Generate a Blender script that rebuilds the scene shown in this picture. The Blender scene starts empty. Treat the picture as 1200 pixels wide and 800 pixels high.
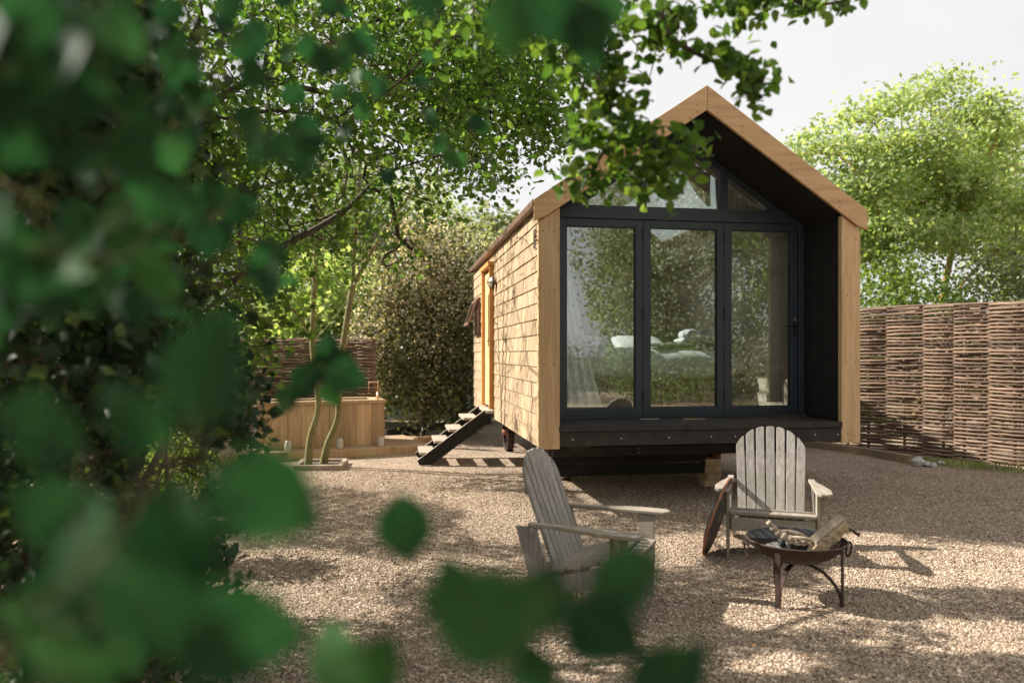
import bpy, math, random
import numpy as np
from mathutils import Vector, Matrix

R = math.radians
random.seed(7)
rng = np.random.default_rng(7)
SC = bpy.context.scene
COL = SC.collection

# ------------------------------------------------------------------ camera
F, HZ, CH = 870.0, 414.0, 1.45           # focal length in photo pixels, horizon row, camera height
cam_d = bpy.data.cameras.new('camera')
cam = bpy.data.objects.new('camera', cam_d)
COL.objects.link(cam)
cam.location = (0, 0, CH)
cam.rotation_euler = (R(90), 0, 0)
cam_d.sensor_width = 36
cam_d.lens = F / 1200 * 36
cam_d.shift_y = (HZ - 400) / 1200
cam_d.clip_start = 0.05
cam_d.clip_end = 900
cam_d.dof.use_dof = True
cam_d.dof.focus_distance = 6.0
cam_d.dof.aperture_fstop = 1.6
SC.camera = cam

# ------------------------------------------------------------------ light
SUN = Vector((-1.2, 0.33, 1.0)).normalized()        # towards the sun
elev = math.asin(SUN.z)
azim = math.atan2(SUN.x, SUN.y)
world = bpy.data.worlds.new('World')
SC.world = world
world.use_nodes = True
wn, wl = world.node_tree.nodes, world.node_tree.links
wn.clear()
sky = wn.new('ShaderNodeTexSky')
sky.sky_type = 'NISHITA'
sky.sun_disc = False
sky.sun_elevation = elev
sky.sun_rotation = azim
sky.dust_density = 3.0
sky.air_density = 1.0
haze_mix = wn.new('ShaderNodeMix')
haze_mix.data_type = 'RGBA'
haze_mix.inputs['B'].default_value = (6.3, 6.12, 5.95, 1)     # thin bright cloud veil
wtc = wn.new('ShaderNodeTexCoord')
wno = wn.new('ShaderNodeTexNoise')
wno.inputs['Scale'].default_value = 1.6
wno.inputs['Detail'].default_value = 4
wmr = wn.new('ShaderNodeMapRange')
wmr.inputs['From Min'].default_value = .3
wmr.inputs['From Max'].default_value = .7
wmr.inputs['To Min'].default_value = .62
wmr.inputs['To Max'].default_value = .92
wl.new(wtc.outputs['Generated'], wno.inputs['Vector'])
wl.new(wno.outputs['Fac'], wmr.inputs['Value'])
wl.new(wmr.outputs['Result'], haze_mix.inputs['Factor'])
wl.new(sky.outputs['Color'], haze_mix.inputs['A'])
bg = wn.new('ShaderNodeBackground')
bg.inputs['Strength'].default_value = 0.080
wo = wn.new('ShaderNodeOutputWorld')
wl.new(haze_mix.outputs['Result'], bg.inputs['Color'])
wl.new(bg.outputs['Background'], wo.inputs['Surface'])

sun_d = bpy.data.lights.new('sun', 'SUN')
sun_d.energy = 5.0
sun_d.angle = R(0.55)
sun_d.color = (1.0, 0.94, 0.85)
sun = bpy.data.objects.new('sun', sun_d)
COL.objects.link(sun)
sun.rotation_euler = (-SUN).to_track_quat('-Z', 'Y').to_euler()
sun.location = (-6, 4, 9)

SC.view_settings.view_transform = 'Standard'
SC.view_settings.look = 'None'
SC.view_settings.exposure = 1.05
SC.view_settings.gamma = 1
SC.cycles.max_bounces = 8
SC.cycles.transparent_max_bounces = 12
SC.cycles.use_denoising = True
SC.cycles.sample_clamp_indirect = 6

# ------------------------------------------------------------------ helpers
def P(x, y, D):
    return np.array([(x - 600) / F * D, D, CH - (y - HZ) / F * D])

def G(x, y, z=0.0):
    D = F * (CH - z) / (y - HZ)
    return np.array([(x - 600) / F * D, D, z])

def tag(o, label=None, cat=None, group=None, kind=None):
    if label: o['label'] = label
    if cat: o['category'] = cat
    if group: o['group'] = group
    if kind: o['kind'] = kind
    return o

def empty(name, loc=(0, 0, 0), rz=0.0, parent=None):
    o = bpy.data.objects.new(name, None)
    o.empty_display_size = 0.1
    COL.objects.link(o)
    o.location = loc
    o.rotation_euler = (0, 0, rz)
    if parent: o.parent = parent
    return o

def link(name, me, parent=None):
    o = bpy.data.objects.new(name, me)
    COL.objects.link(o)
    if parent: o.parent = parent
    return o

class MB:
    """collects shapes into one mesh"""
    def __init__(s): s.v = []; s.f = []; s.M = Matrix.Identity(4)
    def add(s, vs, fs):
        n = len(s.v)
        s.v += [tuple(s.M @ Vector(v)) for v in vs]
        s.f += [tuple(i + n for i in f) for f in fs]
        return s
    def box(s, a, b, M=None):
        (x0, y0, z0), (x1, y1, z1) = a, b
        vs = [(x0,y0,z0),(x1,y0,z0),(x1,y1,z0),(x0,y1,z0),(x0,y0,z1),(x1,y0,z1),(x1,y1,z1),(x0,y1,z1)]
        if M is not None: vs = [M @ Vector(v) for v in vs]
        return s.add(vs, [(0,3,2,1),(4,5,6,7),(0,1,5,4),(1,2,6,5),(2,3,7,6),(3,0,4,7)])
    def prism(s, poly, y0, y1, axis='y'):
        """polygon (a,b) extruded: axis y -> (a, y, b); z -> (a, b, z); x -> (x, a, b)"""
        n = len(poly)
        def mk(p, t):
            return {'y': (p[0], t, p[1]), 'z': (p[0], p[1], t), 'x': (t, p[0], p[1])}[axis]
        vs = [mk(p, y0) for p in poly] + [mk(p, y1) for p in poly]
        fs = [tuple(range(n)), tuple(range(2*n-1, n-1, -1))]
        fs += [(i, i+n, (i+1) % n + n, (i+1) % n) for i in range(n)]
        return s.add(vs, fs)
    def tube(s, pts, rad, k=8, cap=True):
        vs, fs = tube_geo(pts, rad, k, cap)
        return s.add(vs, fs)
    def lathe(s, prof, k=32):
        vs = []; fs = []
        for r, z in prof:
            for j in range(k):
                a = 2*math.pi*j/k
                vs.append((r*math.cos(a), r*math.sin(a), z))
        for i in range(len(prof)-1):
            for j in range(k):
                fs.append((i*k+j, i*k+(j+1) % k, (i+1)*k+(j+1) % k, (i+1)*k+j))
        return s.add(vs, fs)
    def mesh(s, name, m, smooth=False):
        me = bpy.data.meshes.new(name)
        me.from_pydata(s.v, [], s.f)
        import bmesh
        bm = bmesh.new(); bm.from_mesh(me)
        bmesh.ops.recalc_face_normals(bm, faces=bm.faces)
        bm.to_mesh(me); bm.free()
        if m: me.materials.append(m)
        if smooth: me.shade_smooth()
        return me
    def build(s, name, m, parent=None, bevel=0.0, smooth=False):
        o = link(name, s.mesh(name, m, smooth), parent)
        if bevel:
            b = o.modifiers.new('bevel', 'BEVEL'); b.width = bevel; b.segments = 2; b.limit_method = 'ANGLE'; b.angle_limit = R(40)
        return o

def tube_geo(pts, rad, k=8, cap=True):
    pts = [np.asarray(p, float) for p in pts]
    n = len(pts)
    if np.isscalar(rad): rad = [rad]*n
    vs = []; fs = []
    up = np.array([0.31, 0.17, 0.93])
    for i in range(n):
        t = pts[min(i+1, n-1)] - pts[max(i-1, 0)]
        t = t / (np.linalg.norm(t) + 1e-9)
        if i == 0:
            a = np.cross(t, up)
            if np.linalg.norm(a) < .1: a = np.cross(t, [1, 0, 0])
        else:
            a = a - t*np.dot(a, t)
        a = a/(np.linalg.norm(a)+1e-9)
        b = np.cross(t, a)
        for j in range(k):
            th = 2*math.pi*j/k
            vs.append(tuple(pts[i] + rad[i]*(math.cos(th)*a + math.sin(th)*b)))
    for i in range(n-1):
        for j in range(k):
            fs.append((i*k+j, i*k+(j+1) % k, (i+1)*k+(j+1) % k, (i+1)*k+j))
    if cap:
        fs.append(tuple(range(k-1, -1, -1)))
        fs.append(tuple(range((n-1)*k, n*k)))
    return vs, fs

def smooth_path(pts, n):
    """Catmull-Rom through pts"""
    pts = [np.asarray(p, float) for p in pts]
    q = [2*pts[0]-pts[1]] + pts + [2*pts[-1]-pts[-2]]
    out = []
    for i in range(1, len(q)-2):
        for t in np.linspace(0, 1, n, endpoint=False):
            p0, p1, p2, p3 = q[i-1:i+3]
            out.append(.5*((2*p1)+(-p0+p2)*t+(2*p0-5*p1+4*p2-p3)*t*t+(-p0+3*p1-3*p2+p3)*t**3))
    out.append(pts[-1])
    return out

def np_mesh(name, V, Fc, m, smooth=False):
    """V (n,3), Fc (k,c) constant corner count"""
    me = bpy.data.meshes.new(name)
    k, c = Fc.shape
    me.vertices.add(len(V)); me.vertices.foreach_set('co', V.astype(np.float32).ravel())
    me.loops.add(k*c); me.loops.foreach_set('vertex_index', Fc.astype(np.int32).ravel())
    me.polygons.add(k)
    me.polygons.foreach_set('loop_start', np.arange(0, k*c, c, dtype=np.int32))
    me.polygons.foreach_set('loop_total', np.full(k, c, dtype=np.int32))
    if smooth: me.polygons.foreach_set('use_smooth', np.ones(k, dtype=bool))
    me.update(calc_edges=True)
    if m: me.materials.append(m)
    return me

# ------------------------------------------------------------------ materials
def mat(name):
    m = bpy.data.materials.new(name); m.use_nodes = True
    nt = m.node_tree
    b = nt.nodes['Principled BSDF']
    return m, nt, nt.nodes, nt.links, b

def ramp(nt, src, cols):
    r = nt.nodes.new('ShaderNodeValToRGB')
    e = r.color_ramp.elements
    while len(e) < len(cols): e.new(0.5)
    for i, (p, c) in enumerate(cols):
        e[i].position = p; e[i].color = (*c, 1)
    nt.links.new(src, r.inputs['Fac'])
    return r.outputs['Color']

def coords(nt, scale=(1, 1, 1), kind='Object', shift_random=False):
    tc = nt.nodes.new('ShaderNodeTexCoord')
    mp = nt.nodes.new('ShaderNodeMapping')
    mp.inputs['Scale'].default_value = scale
    nt.links.new(tc.outputs[kind], mp.inputs['Vector'])
    if shift_random:
        oi = nt.nodes.new('ShaderNodeObjectInfo')
        ge = nt.nodes.new('ShaderNodeNewGeometry')
        ad = nt.nodes.new('ShaderNodeMath'); ad.operation = 'MULTIPLY_ADD'
        ad.inputs[1].default_value = 37.0
        nt.links.new(oi.outputs['Random'], ad.inputs[0])
        mu = nt.nodes.new('ShaderNodeMath'); mu.operation = 'MULTIPLY'; mu.inputs[1].default_value = 53.0
        nt.links.new(ge.outputs['Random Per Island'], mu.inputs[0])
        nt.links.new(mu.outputs[0], ad.inputs[2])
        nt.links.new(ad.outputs[0], mp.inputs['Location'])
    return mp.outputs['Vector']

def noise(nt, vec, scale, detail=4, rough=.55, dist=0.0):
    n = nt.nodes.new('ShaderNodeTexNoise')
    n.inputs['Scale'].default_value = scale
    n.inputs['Detail'].default_value = detail
    n.inputs['Roughness'].default_value = rough
    n.inputs['Distortion'].default_value = dist
    nt.links.new(vec, n.inputs['Vector'])
    return n.outputs['Fac']

def mixc(nt, fac, a, b, mode='MIX'):
    m = nt.nodes.new('ShaderNodeMix'); m.data_type = 'RGBA'; m.blend_type = mode
    for s, v in (('Factor', fac), ('A', a), ('B', b)):
        if isinstance(v, (int, float)): m.inputs[s].default_value = v
        elif isinstance(v, tuple): m.inputs[s].default_value = (*v, 1)
        else: nt.links.new(v, m.inputs[s])
    return m.outputs['Result']

def bump(nt, b, h, strength=.3, dist=.01):
    bp = nt.nodes.new('ShaderNodeBump')
    bp.inputs['Strength'].default_value = strength
    bp.inputs['Distance'].default_value = dist
    nt.links.new(h, bp.inputs['Height'])
    nt.links.new(bp.outputs['Normal'], b.inputs['Normal'])

def rnd(nt):
    """one random number per object and per loose piece"""
    oi = nt.nodes.new('ShaderNodeObjectInfo'); ge = nt.nodes.new('ShaderNodeNewGeometry')
    a = nt.nodes.new('ShaderNodeMath'); a.operation = 'ADD'
    nt.links.new(oi.outputs['Random'], a.inputs[0]); nt.links.new(ge.outputs['Random Per Island'], a.inputs[1])
    f = nt.nodes.new('ShaderNodeMath'); f.operation = 'FRACT'
    nt.links.new(a.outputs[0], f.inputs[0])
    return f.outputs[0]

def wood(name, cols, grain=(1, 1, 12), gscale=6, rough=.75, var=.25, knots=0.0, dirt=None, bstr=.25):
    m, nt, N, L, b = mat(name)
    v = coords(nt, grain, shift_random=True)
    g = noise(nt, v, gscale, 6, .65, .6)
    c = ramp(nt, g, cols)
    r = rnd(nt)
    mr = N.new('ShaderNodeMapRange'); mr.inputs['To Min'].default_value = 1-var; mr.inputs['To Max'].default_value = 1+var*.6
    L.new(r, mr.inputs['Value'])
    hs = N.new('ShaderNodeHueSaturation'); L.new(c, hs.inputs['Color']); L.new(mr.outputs['Result'], hs.inputs['Value'])
    out = hs.outputs['Color']
    if knots:
        v2 = coords(nt, (1, 1, .55), shift_random=True)
        vo = N.new('ShaderNodeTexVoronoi'); vo.inputs['Scale'].default_value = knots; L.new(v2, vo.inputs['Vector'])
        k = ramp(nt, vo.outputs['Distance'], [(0, (1, 1, 1)), (.10, (.55, .55, .55)), (.17, (0, 0, 0))])
        out = mixc(nt, k, out, tuple(x*.4 for x in cols[0][1]))
    if dirt:
        d = noise(nt, coords(nt), 2.2, 5, .6)
        dr = ramp(nt, d, [(.42, (0, 0, 0)), (.68, (1, 1, 1))])
        out = mixc(nt, dr, out, dirt)
    L.new(out, b.inputs['Base Color'])
    b.inputs['Roughness'].default_value = rough
    b.inputs['Specular IOR Level'].default_value = .3
    bump(nt, b, g, bstr, .004)
    return m

M = {}
M['larch'] = wood('larch', [(.25, (.46, .28, .135)), (.5, (.62, .41, .22)), (.75, (.72, .51, .30))], (8, 8, .5), 3, .6, .12, knots=2.6)
M['fascia'] = wood('fascia', [(.25, (.44, .255, .125)), (.5, (.60, .37, .19)), (.75, (.70, .46, .26))], (.7, 8, 6), 3, .6, .1, knots=2.2)
M['shingle'] = wood('cedar_shingle', [(.25, (.27, .175, .10)), (.5, (.41, .295, .18)), (.8, (.55, .43, .29))], (9, 22, .5), 3, .8, .24, bstr=.2)
M['door_wood'] = wood('orange_door_timber', [(.3, (.50, .22, .06)), (.7, (.66, .34, .11))], (9, 9, .6), 3, .5, .1)
M['tub_wood'] = wood('larch_planks', [(.25, (.36, .235, .125)), (.5, (.52, .37, .22)), (.75, (.64, .48, .31))], (8, 8, .6), 3, .7, .25, knots=2.0)
M['sleeper'] = wood('edging_timber', [(.25, (.25, .17, .10)), (.5, (.40, .29, .18)), (.75, (.50, .38, .25))], (1, 8, 8), 3, .85, .2, dirt=(.22, .17, .12))
M['chair'] = wood('weathered_grey_timber', [(.25, (.18, .16, .147)), (.5, (.35, .32, .29)), (.78, (.49, .45, .41))], (10, 10, .8), 4, .85, .22, dirt=(.27, .25, .20), bstr=.5)
M['chair_arm'] = wood('weathered_arm_timber', [(.25, (.19, .155, .12)), (.5, (.34, .295, .245)), (.78, (.46, .40, .335))], (10, .9, 10), 4, .85, .15, dirt=(.26, .22, .16), bstr=.5)
M['rod'] = wood('hazel_rod', [(.25, (.10, .064, .042)), (.5, (.225, .150, .102)), (.8, (.38, .28, .20))], (1, 1, 6), 2.5, .8, .45, bstr=.5)
M['sail'] = wood('hazel_sail', [(.3, (.15, .09, .06)), (.7, (.30, .20, .13))], (1, 1, 1), 5, .85, .2)
M['bark'] = wood('bark', [(.3, (.035, .026, .019)), (.6, (.095, .07, .05)), (.85, (.17, .13, .095))], (6, 6, 1.5), 5, .95, .15, bstr=1)
M['bark_moss'] = wood('mossy_bark', [(.3, (.10, .085, .04)), (.55, (.22, .19, .09)), (.8, (.33, .27, .15))], (6, 6, 2), 5, .95, .15, dirt=(.19, .20, .06), bstr=1)
M['bark_orange'] = wood('lichened_bark', [(.3, (.14, .09, .04)), (.55, (.34, .22, .08)), (.8, (.52, .38, .16))], (4, 4, 2), 4, .95, .15, dirt=(.50, .34, .06), bstr=1)
M['driftwood'] = wood('driftwood', [(.3, (.15, .11, .078)), (.5, (.38, .30, .22)), (.78, (.58, .49, .38))], (14, 2, 14), 4, .85, .2, bstr=1)
M['log'] = wood('split_log', [(.3, (.17, .115, .065)), (.5, (.42, .31, .19)), (.75, (.60, .47, .31))], (2.5, 26, 26), 3, .8, .15, bstr=.8)
M['tread'] = wood('pale_tread', [(.3, (.30, .25, .195)), (.7, (.46, .39, .32))], (1, 8, 8), 4, .7, .1)

def plain(name, col, rough=.5, metal=0.0, col2=None, sc=8, bstr=.08, spec=.5):
    m, nt, N, L, b = mat(name)
    n = noise(nt, coords(nt), sc, 5, .6)
    c2 = col2 or tuple(x*.7 for x in col)
    L.new(ramp(nt, n, [(.3, c2), (.7, col)]), b.inputs['Base Color'])
    b.inputs['Roughness'].default_value = rough
    b.inputs['Metallic'].default_value = metal
    b.inputs['Specular IOR Level'].default_value = spec
    bump(nt, b, n, bstr, .003)
    return m
M['frame'] = plain('anthracite_frame', (.030, .040, .054), .38, col2=(.026, .034, .046), sc=3)
M['black'] = plain('black_stained_board', (.028, .025, .023), .7, col2=(.014, .013, .013), sc=14, bstr=.4, spec=.25)
M['chassis'] = plain('dark_stained_beam', (.055, .045, .038), .7, col2=(.026, .022, .019), sc=9, bstr=.4, spec=.3)
M['roof'] = plain('brown_roof_metal', (.22, .12, .08), .5, .3, (.12, .07, .05))
M['lining'] = plain('pale_board_lining', (.62, .54, .43), .7, col2=(.52, .45, .36), sc=4)
M['iron'] = plain('rusted_iron', (.085, .050, .036), .75, .4, (.035, .024, .020), 18, .5)
M['rust'] = plain('orange_rust_rim', (.38, .17, .09), .8, .2, (.20, .085, .05), 20, .5)
M['char'] = plain('charred_steel', (.045, .045, .048), .6, .3, (.012, .012, .012), 25, .5)
M['ash'] = plain('pale_ash', (.45, .43, .40), .95, 0, (.10, .095, .09), 22, 1)
M['linen'] = plain('white_linen', (.84, .85, .86), .9, 0, (.76, .78, .81), 3, .5)
M['curtain'] = plain('cream_curtain', (.66, .58, .46), .9, 0, (.58, .50, .39), 30, .3)
M['curtain_white'] = plain('white_curtain', (.88, .88, .86), .9, 0, (.82, .81, .79), 30, .3)
M['stripe'] = plain('pale_stripe', (.78, .75, .70), .9)
M['copper'] = plain('brushed_copper', (.80, .52, .36), .3, .9, (.62, .40, .26))
M['steel'] = plain('galvanised_bolt', (.62, .62, .62), .35, .8)
M['blackmetal'] = plain('black_metal', (.02, .02, .022), .4, .3)
M['bedbase'] = plain('bed_base_timber', (.30, .20, .11), .6)
M['grey_blanket'] = plain('grey_blanket', (.30, .30, .28), .95, sc=20)
M['brick_edge'] = plain('stone_edging', (.42, .34, .26), .9, 0, (.26, .20, .15), 12, .6)
M['flint'] = plain('pale_flint', (.62, .60, .55), .6, 0, (.34, .33, .30), 9, .4)
M['jar'] = plain('frosted_jar', (.62, .60, .54), .25)
M['candle'] = plain('candle_wax', (.82, .78, .68), .5)

m, nt, N, L, b = mat('window_glass')
N.remove(b)
tr = N.new('ShaderNodeBsdfTransparent'); tr.inputs['Color'].default_value = (.90, .93, .92, 1)
gl = N.new('ShaderNodeBsdfGlossy'); gl.inputs['Roughness'].default_value = .0
gl.inputs['Color'].default_value = (.92, .95, .96, 1)
lw = N.new('ShaderNodeLayerWeight'); lw.inputs['Blend'].default_value = .5
pw5 = N.new('ShaderNodeMath'); pw5.operation = 'POWER'; pw5.inputs[1].default_value = 5; L.new(lw.outputs['Facing'], pw5.inputs[0])
fr = N.new('ShaderNodeMath'); fr.operation = 'MULTIPLY_ADD'; fr.inputs[1].default_value = .85; fr.inputs[2].default_value = .19   # coated pane, per face
L.new(pw5.outputs[0], fr.inputs[0])
wv = noise(nt, coords(nt), 1.3, 2)
bp = N.new('ShaderNodeBump'); bp.inputs['Strength'].default_value = .006; bp.inputs['Distance'].default_value = .02
L.new(wv, bp.inputs['Height']); L.new(bp.outputs['Normal'], gl.inputs['Normal'])
mx = N.new('ShaderNodeMixShader')
L.new(fr.outputs[0], mx.inputs[0]); L.new(tr.outputs[0], mx.inputs[1]); L.new(gl.outputs[0], mx.inputs[2])
L.new(mx.outputs[0], N['Material Output'].inputs['Surface'])
M['glass'] = m

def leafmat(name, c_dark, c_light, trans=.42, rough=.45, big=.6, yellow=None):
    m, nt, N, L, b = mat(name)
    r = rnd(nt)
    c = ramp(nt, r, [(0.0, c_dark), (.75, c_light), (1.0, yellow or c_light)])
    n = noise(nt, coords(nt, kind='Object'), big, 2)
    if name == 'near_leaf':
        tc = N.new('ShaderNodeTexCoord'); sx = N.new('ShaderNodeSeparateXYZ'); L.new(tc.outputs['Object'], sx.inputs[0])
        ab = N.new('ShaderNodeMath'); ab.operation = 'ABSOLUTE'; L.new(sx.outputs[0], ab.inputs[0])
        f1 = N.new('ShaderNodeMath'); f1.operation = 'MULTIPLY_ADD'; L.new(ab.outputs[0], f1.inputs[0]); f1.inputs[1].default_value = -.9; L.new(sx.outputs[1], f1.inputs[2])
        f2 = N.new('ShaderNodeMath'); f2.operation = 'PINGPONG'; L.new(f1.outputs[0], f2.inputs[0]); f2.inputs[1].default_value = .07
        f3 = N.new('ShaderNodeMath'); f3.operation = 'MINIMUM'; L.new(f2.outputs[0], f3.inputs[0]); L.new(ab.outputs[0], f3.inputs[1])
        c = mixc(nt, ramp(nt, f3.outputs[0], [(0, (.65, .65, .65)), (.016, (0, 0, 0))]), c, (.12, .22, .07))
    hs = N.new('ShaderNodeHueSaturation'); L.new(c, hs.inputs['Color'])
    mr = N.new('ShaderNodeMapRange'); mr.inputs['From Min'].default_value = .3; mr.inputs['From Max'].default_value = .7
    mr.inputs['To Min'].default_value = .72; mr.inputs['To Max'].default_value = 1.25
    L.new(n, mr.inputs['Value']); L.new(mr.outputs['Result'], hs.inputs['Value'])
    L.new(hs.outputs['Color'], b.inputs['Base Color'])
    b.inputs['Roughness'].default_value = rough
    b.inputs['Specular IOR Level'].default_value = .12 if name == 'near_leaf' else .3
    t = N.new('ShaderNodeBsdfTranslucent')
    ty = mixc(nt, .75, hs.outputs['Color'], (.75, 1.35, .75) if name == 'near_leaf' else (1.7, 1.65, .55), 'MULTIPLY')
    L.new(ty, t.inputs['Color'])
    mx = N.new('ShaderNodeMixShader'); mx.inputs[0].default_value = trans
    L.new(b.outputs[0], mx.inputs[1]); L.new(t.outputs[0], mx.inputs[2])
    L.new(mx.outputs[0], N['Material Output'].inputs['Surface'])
    return m
M['leaf_canopy'] = leafmat('canopy_leaf', (.045, .105, .024), (.13, .23, .050), .58, .45, .8, (.19, .27, .06))
M['leaf_near'] = leafmat('near_leaf', (.011, .042, .020), (.025, .078, .030), .34, .6, 6, (.05, .125, .035))
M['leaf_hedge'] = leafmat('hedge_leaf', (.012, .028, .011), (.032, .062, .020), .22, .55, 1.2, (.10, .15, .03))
M['leaf_lime'] = leafmat('ash_leaf', (.21, .30, .12), (.41, .50, .24), .5, .5, 1.4, (.54, .57, .36))
M['leaf_wood'] = leafmat('woodland_leaf', (.070, .130, .030), (.19, .28, .065), .45, .5, .4, (.27, .34, .10))
M['leaf_shrub'] = leafmat('shrub_leaf', (.045, .062, .028), (.17, .175, .09), .3, .4, .7, (.15, .16, .08))
M['leaf_pale'] = leafmat('pale_tree_leaf', (.14, .18, .10), (.30, .34, .20), .4, .5, .5, (.4, .42, .3))
M['blossom'] = leafmat('cream_blossom', (.56, .47, .38), (.78, .71, .60), .35, .7, .6, (.80, .76, .66))
M['grass'] = leafmat('grass_blade', (.16, .22, .07), (.34, .40, .16), .4, .5, 2, (.42, .44, .2))
M['dry'] = plain('dry_leaf', (.32, .19, .09), .85, 0, (.15, .085, .045), 3)

# ground
m, nt, N, L, b = mat('gravel_ground')
v = coords(nt)
vo = N.new('ShaderNodeTexVoronoi'); vo.inputs['Scale'].default_value = 85; L.new(v, vo.inputs['Vector'])
sep = N.new('ShaderNodeSeparateColor'); L.new(vo.outputs['Color'], sep.inputs['Color'])
gc = ramp(nt, sep.outputs[0], [(0, (.12, .08, .055)), (.25, (.28, .195, .13)), (.6, (.44, .33, .235)), (.85, (.60, .50, .385)), (1, (.74, .67, .57))])
big = ramp(nt, noise(nt, v, .9, 5, .6), [(.3, (.78, .74, .70)), (.65, (1.08, 1.05, 1.0))])
gc = mixc(nt, 1.0, gc, big, 'MULTIPLY')
L.new(gc, b.inputs['Base Color']); b.inputs['Roughness'].default_value = .9
h = N.new('ShaderNodeMath'); h.operation = 'SUBTRACT'; h.inputs[0].default_value = 1; L.new(vo.outputs['Distance'], h.inputs[1])
bump(nt, b, h.outputs[0], 1.0, .016)
M['gravel'] = m
m, nt, N, L, b = mat('gravel_stone')
oi = N.new('ShaderNodeObjectInfo')
gc = ramp(nt, oi.outputs['Random'], [(0, (.12, .08, .055)), (.25, (.28, .20, .135)), (.6, (.41, .305, .215)), (.85, (.55, .445, .335)), (1, (.70, .62, .51))])
L.new(gc, b.inputs['Base Color']); b.inputs['Roughness'].default_value = .85
M['stone'] = m
M['turf'] = plain('rough_turf', (.085, .095, .04), .95, 0, (.045, .05, .022), .6, 1)
M['soil'] = plain('leaf_mould', (.13, .095, .065), .95, 0, (.055, .04, .028), 14, 1)

# ------------------------------------------------------------------ ground
def ground_z(x, y):
    return 0.0
g = MB().box((-300, -300, -.6), (300, 300, -.02)).build('terrain', M['turf']); g['kind'] = 'structure'
xs = np.linspace(-9, 14, 93); ys = np.linspace(-11, 16, 109)
XX, YY = np.meshgrid(xs, ys)
ZZ = .012*np.sin(XX*1.7+YY*.6)*np.cos(YY*1.3-XX*.4) + .006*np.sin(XX*4.1+1)*np.sin(YY*3.7)
V = np.stack([XX.ravel(), YY.ravel(), ZZ.ravel()], 1)
nx = len(xs); idx = np.arange(len(ys)*nx).reshape(len(ys), nx)
Fq = np.stack([idx[:-1, :-1].ravel(), idx[:-1, 1:].ravel(), idx[1:, 1:].ravel(), idx[1:, :-1].ravel()], 1)
go = link('ground', np_mesh('ground', V, Fq, M['gravel'], True)); go['kind'] = 'structure'
go['label'] = 'brown gravel ground of the yard'

def gz(x, y):
    return .012*np.sin(x*1.7+y*.6)*np.cos(y*1.3-x*.4) + .006*np.sin(x*4.1+1)*np.sin(y*3.7)

def instancer(name, pts, rot, scl, mat_, sub=1, radius=1.0):
    me = bpy.data.meshes.new(name)
    me.vertices.add(len(pts)); me.vertices.foreach_set('co', pts.astype(np.float32).ravel())
    a = me.attributes.new('rot', 'FLOAT_VECTOR', 'POINT'); a.data.foreach_set('vector', rot.astype(np.float32).ravel())
    a = me.attributes.new('scl', 'FLOAT_VECTOR', 'POINT'); a.data.foreach_set('vector', scl.astype(np.float32).ravel())
    me.materials.append(mat_)
    o = link(name, me)
    ng = bpy.data.node_groups.new(name, 'GeometryNodeTree')
    ng.interface.new_socket('Geometry', in_out='INPUT', socket_type='NodeSocketGeometry')
    ng.interface.new_socket('Geometry', in_out='OUTPUT', socket_type='NodeSocketGeometry')
    n, l = ng.nodes, ng.links
    i = n.new('NodeGroupInput'); out = n.new('NodeGroupOutput')
    ico = n.new('GeometryNodeMeshIcoSphere'); ico.inputs['Radius'].default_value = radius; ico.inputs['Subdivisions'].default_value = sub
    sm = n.new('GeometryNodeSetMaterial'); sm.inputs['Material'].default_value = mat_
    iop = n.new('GeometryNodeInstanceOnPoints')
    ar = n.new('GeometryNodeInputNamedAttribute'); ar.data_type = 'FLOAT_VECTOR'; ar.inputs['Name'].default_value = 'rot'
    asc = n.new('GeometryNodeInputNamedAttribute'); asc.data_type = 'FLOAT_VECTOR'; asc.inputs['Name'].default_value = 'scl'
    l.new(i.outputs[0], iop.inputs['Points']); l.new(ico.outputs['Mesh'], sm.inputs['Geometry']); l.new(sm.outputs[0], iop.inputs['Instance'])
    l.new(ar.outputs['Attribute'], iop.inputs['Rotation']); l.new(asc.outputs['Attribute'], iop.inputs['Scale'])
    l.new(iop.outputs[0], out.inputs[0])
    md = o.modifiers.new('stones', 'NODES'); md.node_group = ng
    return o

# loose stones: dense in front, thinning away
def stones():
    n = 440000
    y = 2.6 + (rng.random(n)**1.25)*6.6
    x = (rng.random(n)*2-1)*(y*.72+.3)
    keep = (x > -3.4)
    x, y = x[keep], y[keep]
    s = np.clip(rng.lognormal(0, .38, len(x)), .45, 2.4)*.0037
    p = np.stack([x, y, gz(x, y)+s*.35], 1)
    scl = np.stack([s*(1+rng.random(len(x))*.6), s*(.8+rng.random(len(x))*.4), s*(.55+rng.random(len(x))*.4)], 1)
    rot = rng.random((len(x), 3))*6.28
    rot[:, :2] = (rot[:, :2]-3.14)*.16
    o = instancer('gravel', p, rot, scl, M['stone'])
    tag(o, 'loose brown and cream gravel stones spread over the yard', None, None, 'stuff')
stones()

# ------------------------------------------------------------------ the hut
HUT_LABEL = 'small gabled timber hut on wheels with shingled side and glazed front under a deep gable'
hut = empty('cabin', (.24, 6.72, 0), R(9.1))
tag(hut, HUT_LABEL, 'cabin')
HM = Matrix.Translation((.24, 6.72, 0)) @ Matrix.Rotation(R(9.1), 4, 'Z')
W, LEN, REC = 3.19, 5.5, .685
AP_U = 1.60
def soff(u):      # underside of the roof
    return 2.78 + .674*(min(u, 3.20-u)-.197)
def top(u):
    return 2.83 + .680*(min(u, 3.20-u)+.04)

# corner posts
for (u0, u1, lab) in ((0, .197, None), (2.993, 3.19, None)):
    z1a, z1b = soff(u0)-.004, soff(u1)-.004
    MB().prism([(u0, .58), (u1, .58), (u1, z1b), (u0, z1a)], .0, .06).build('corner_post', M['larch'], hut, .004)
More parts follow.
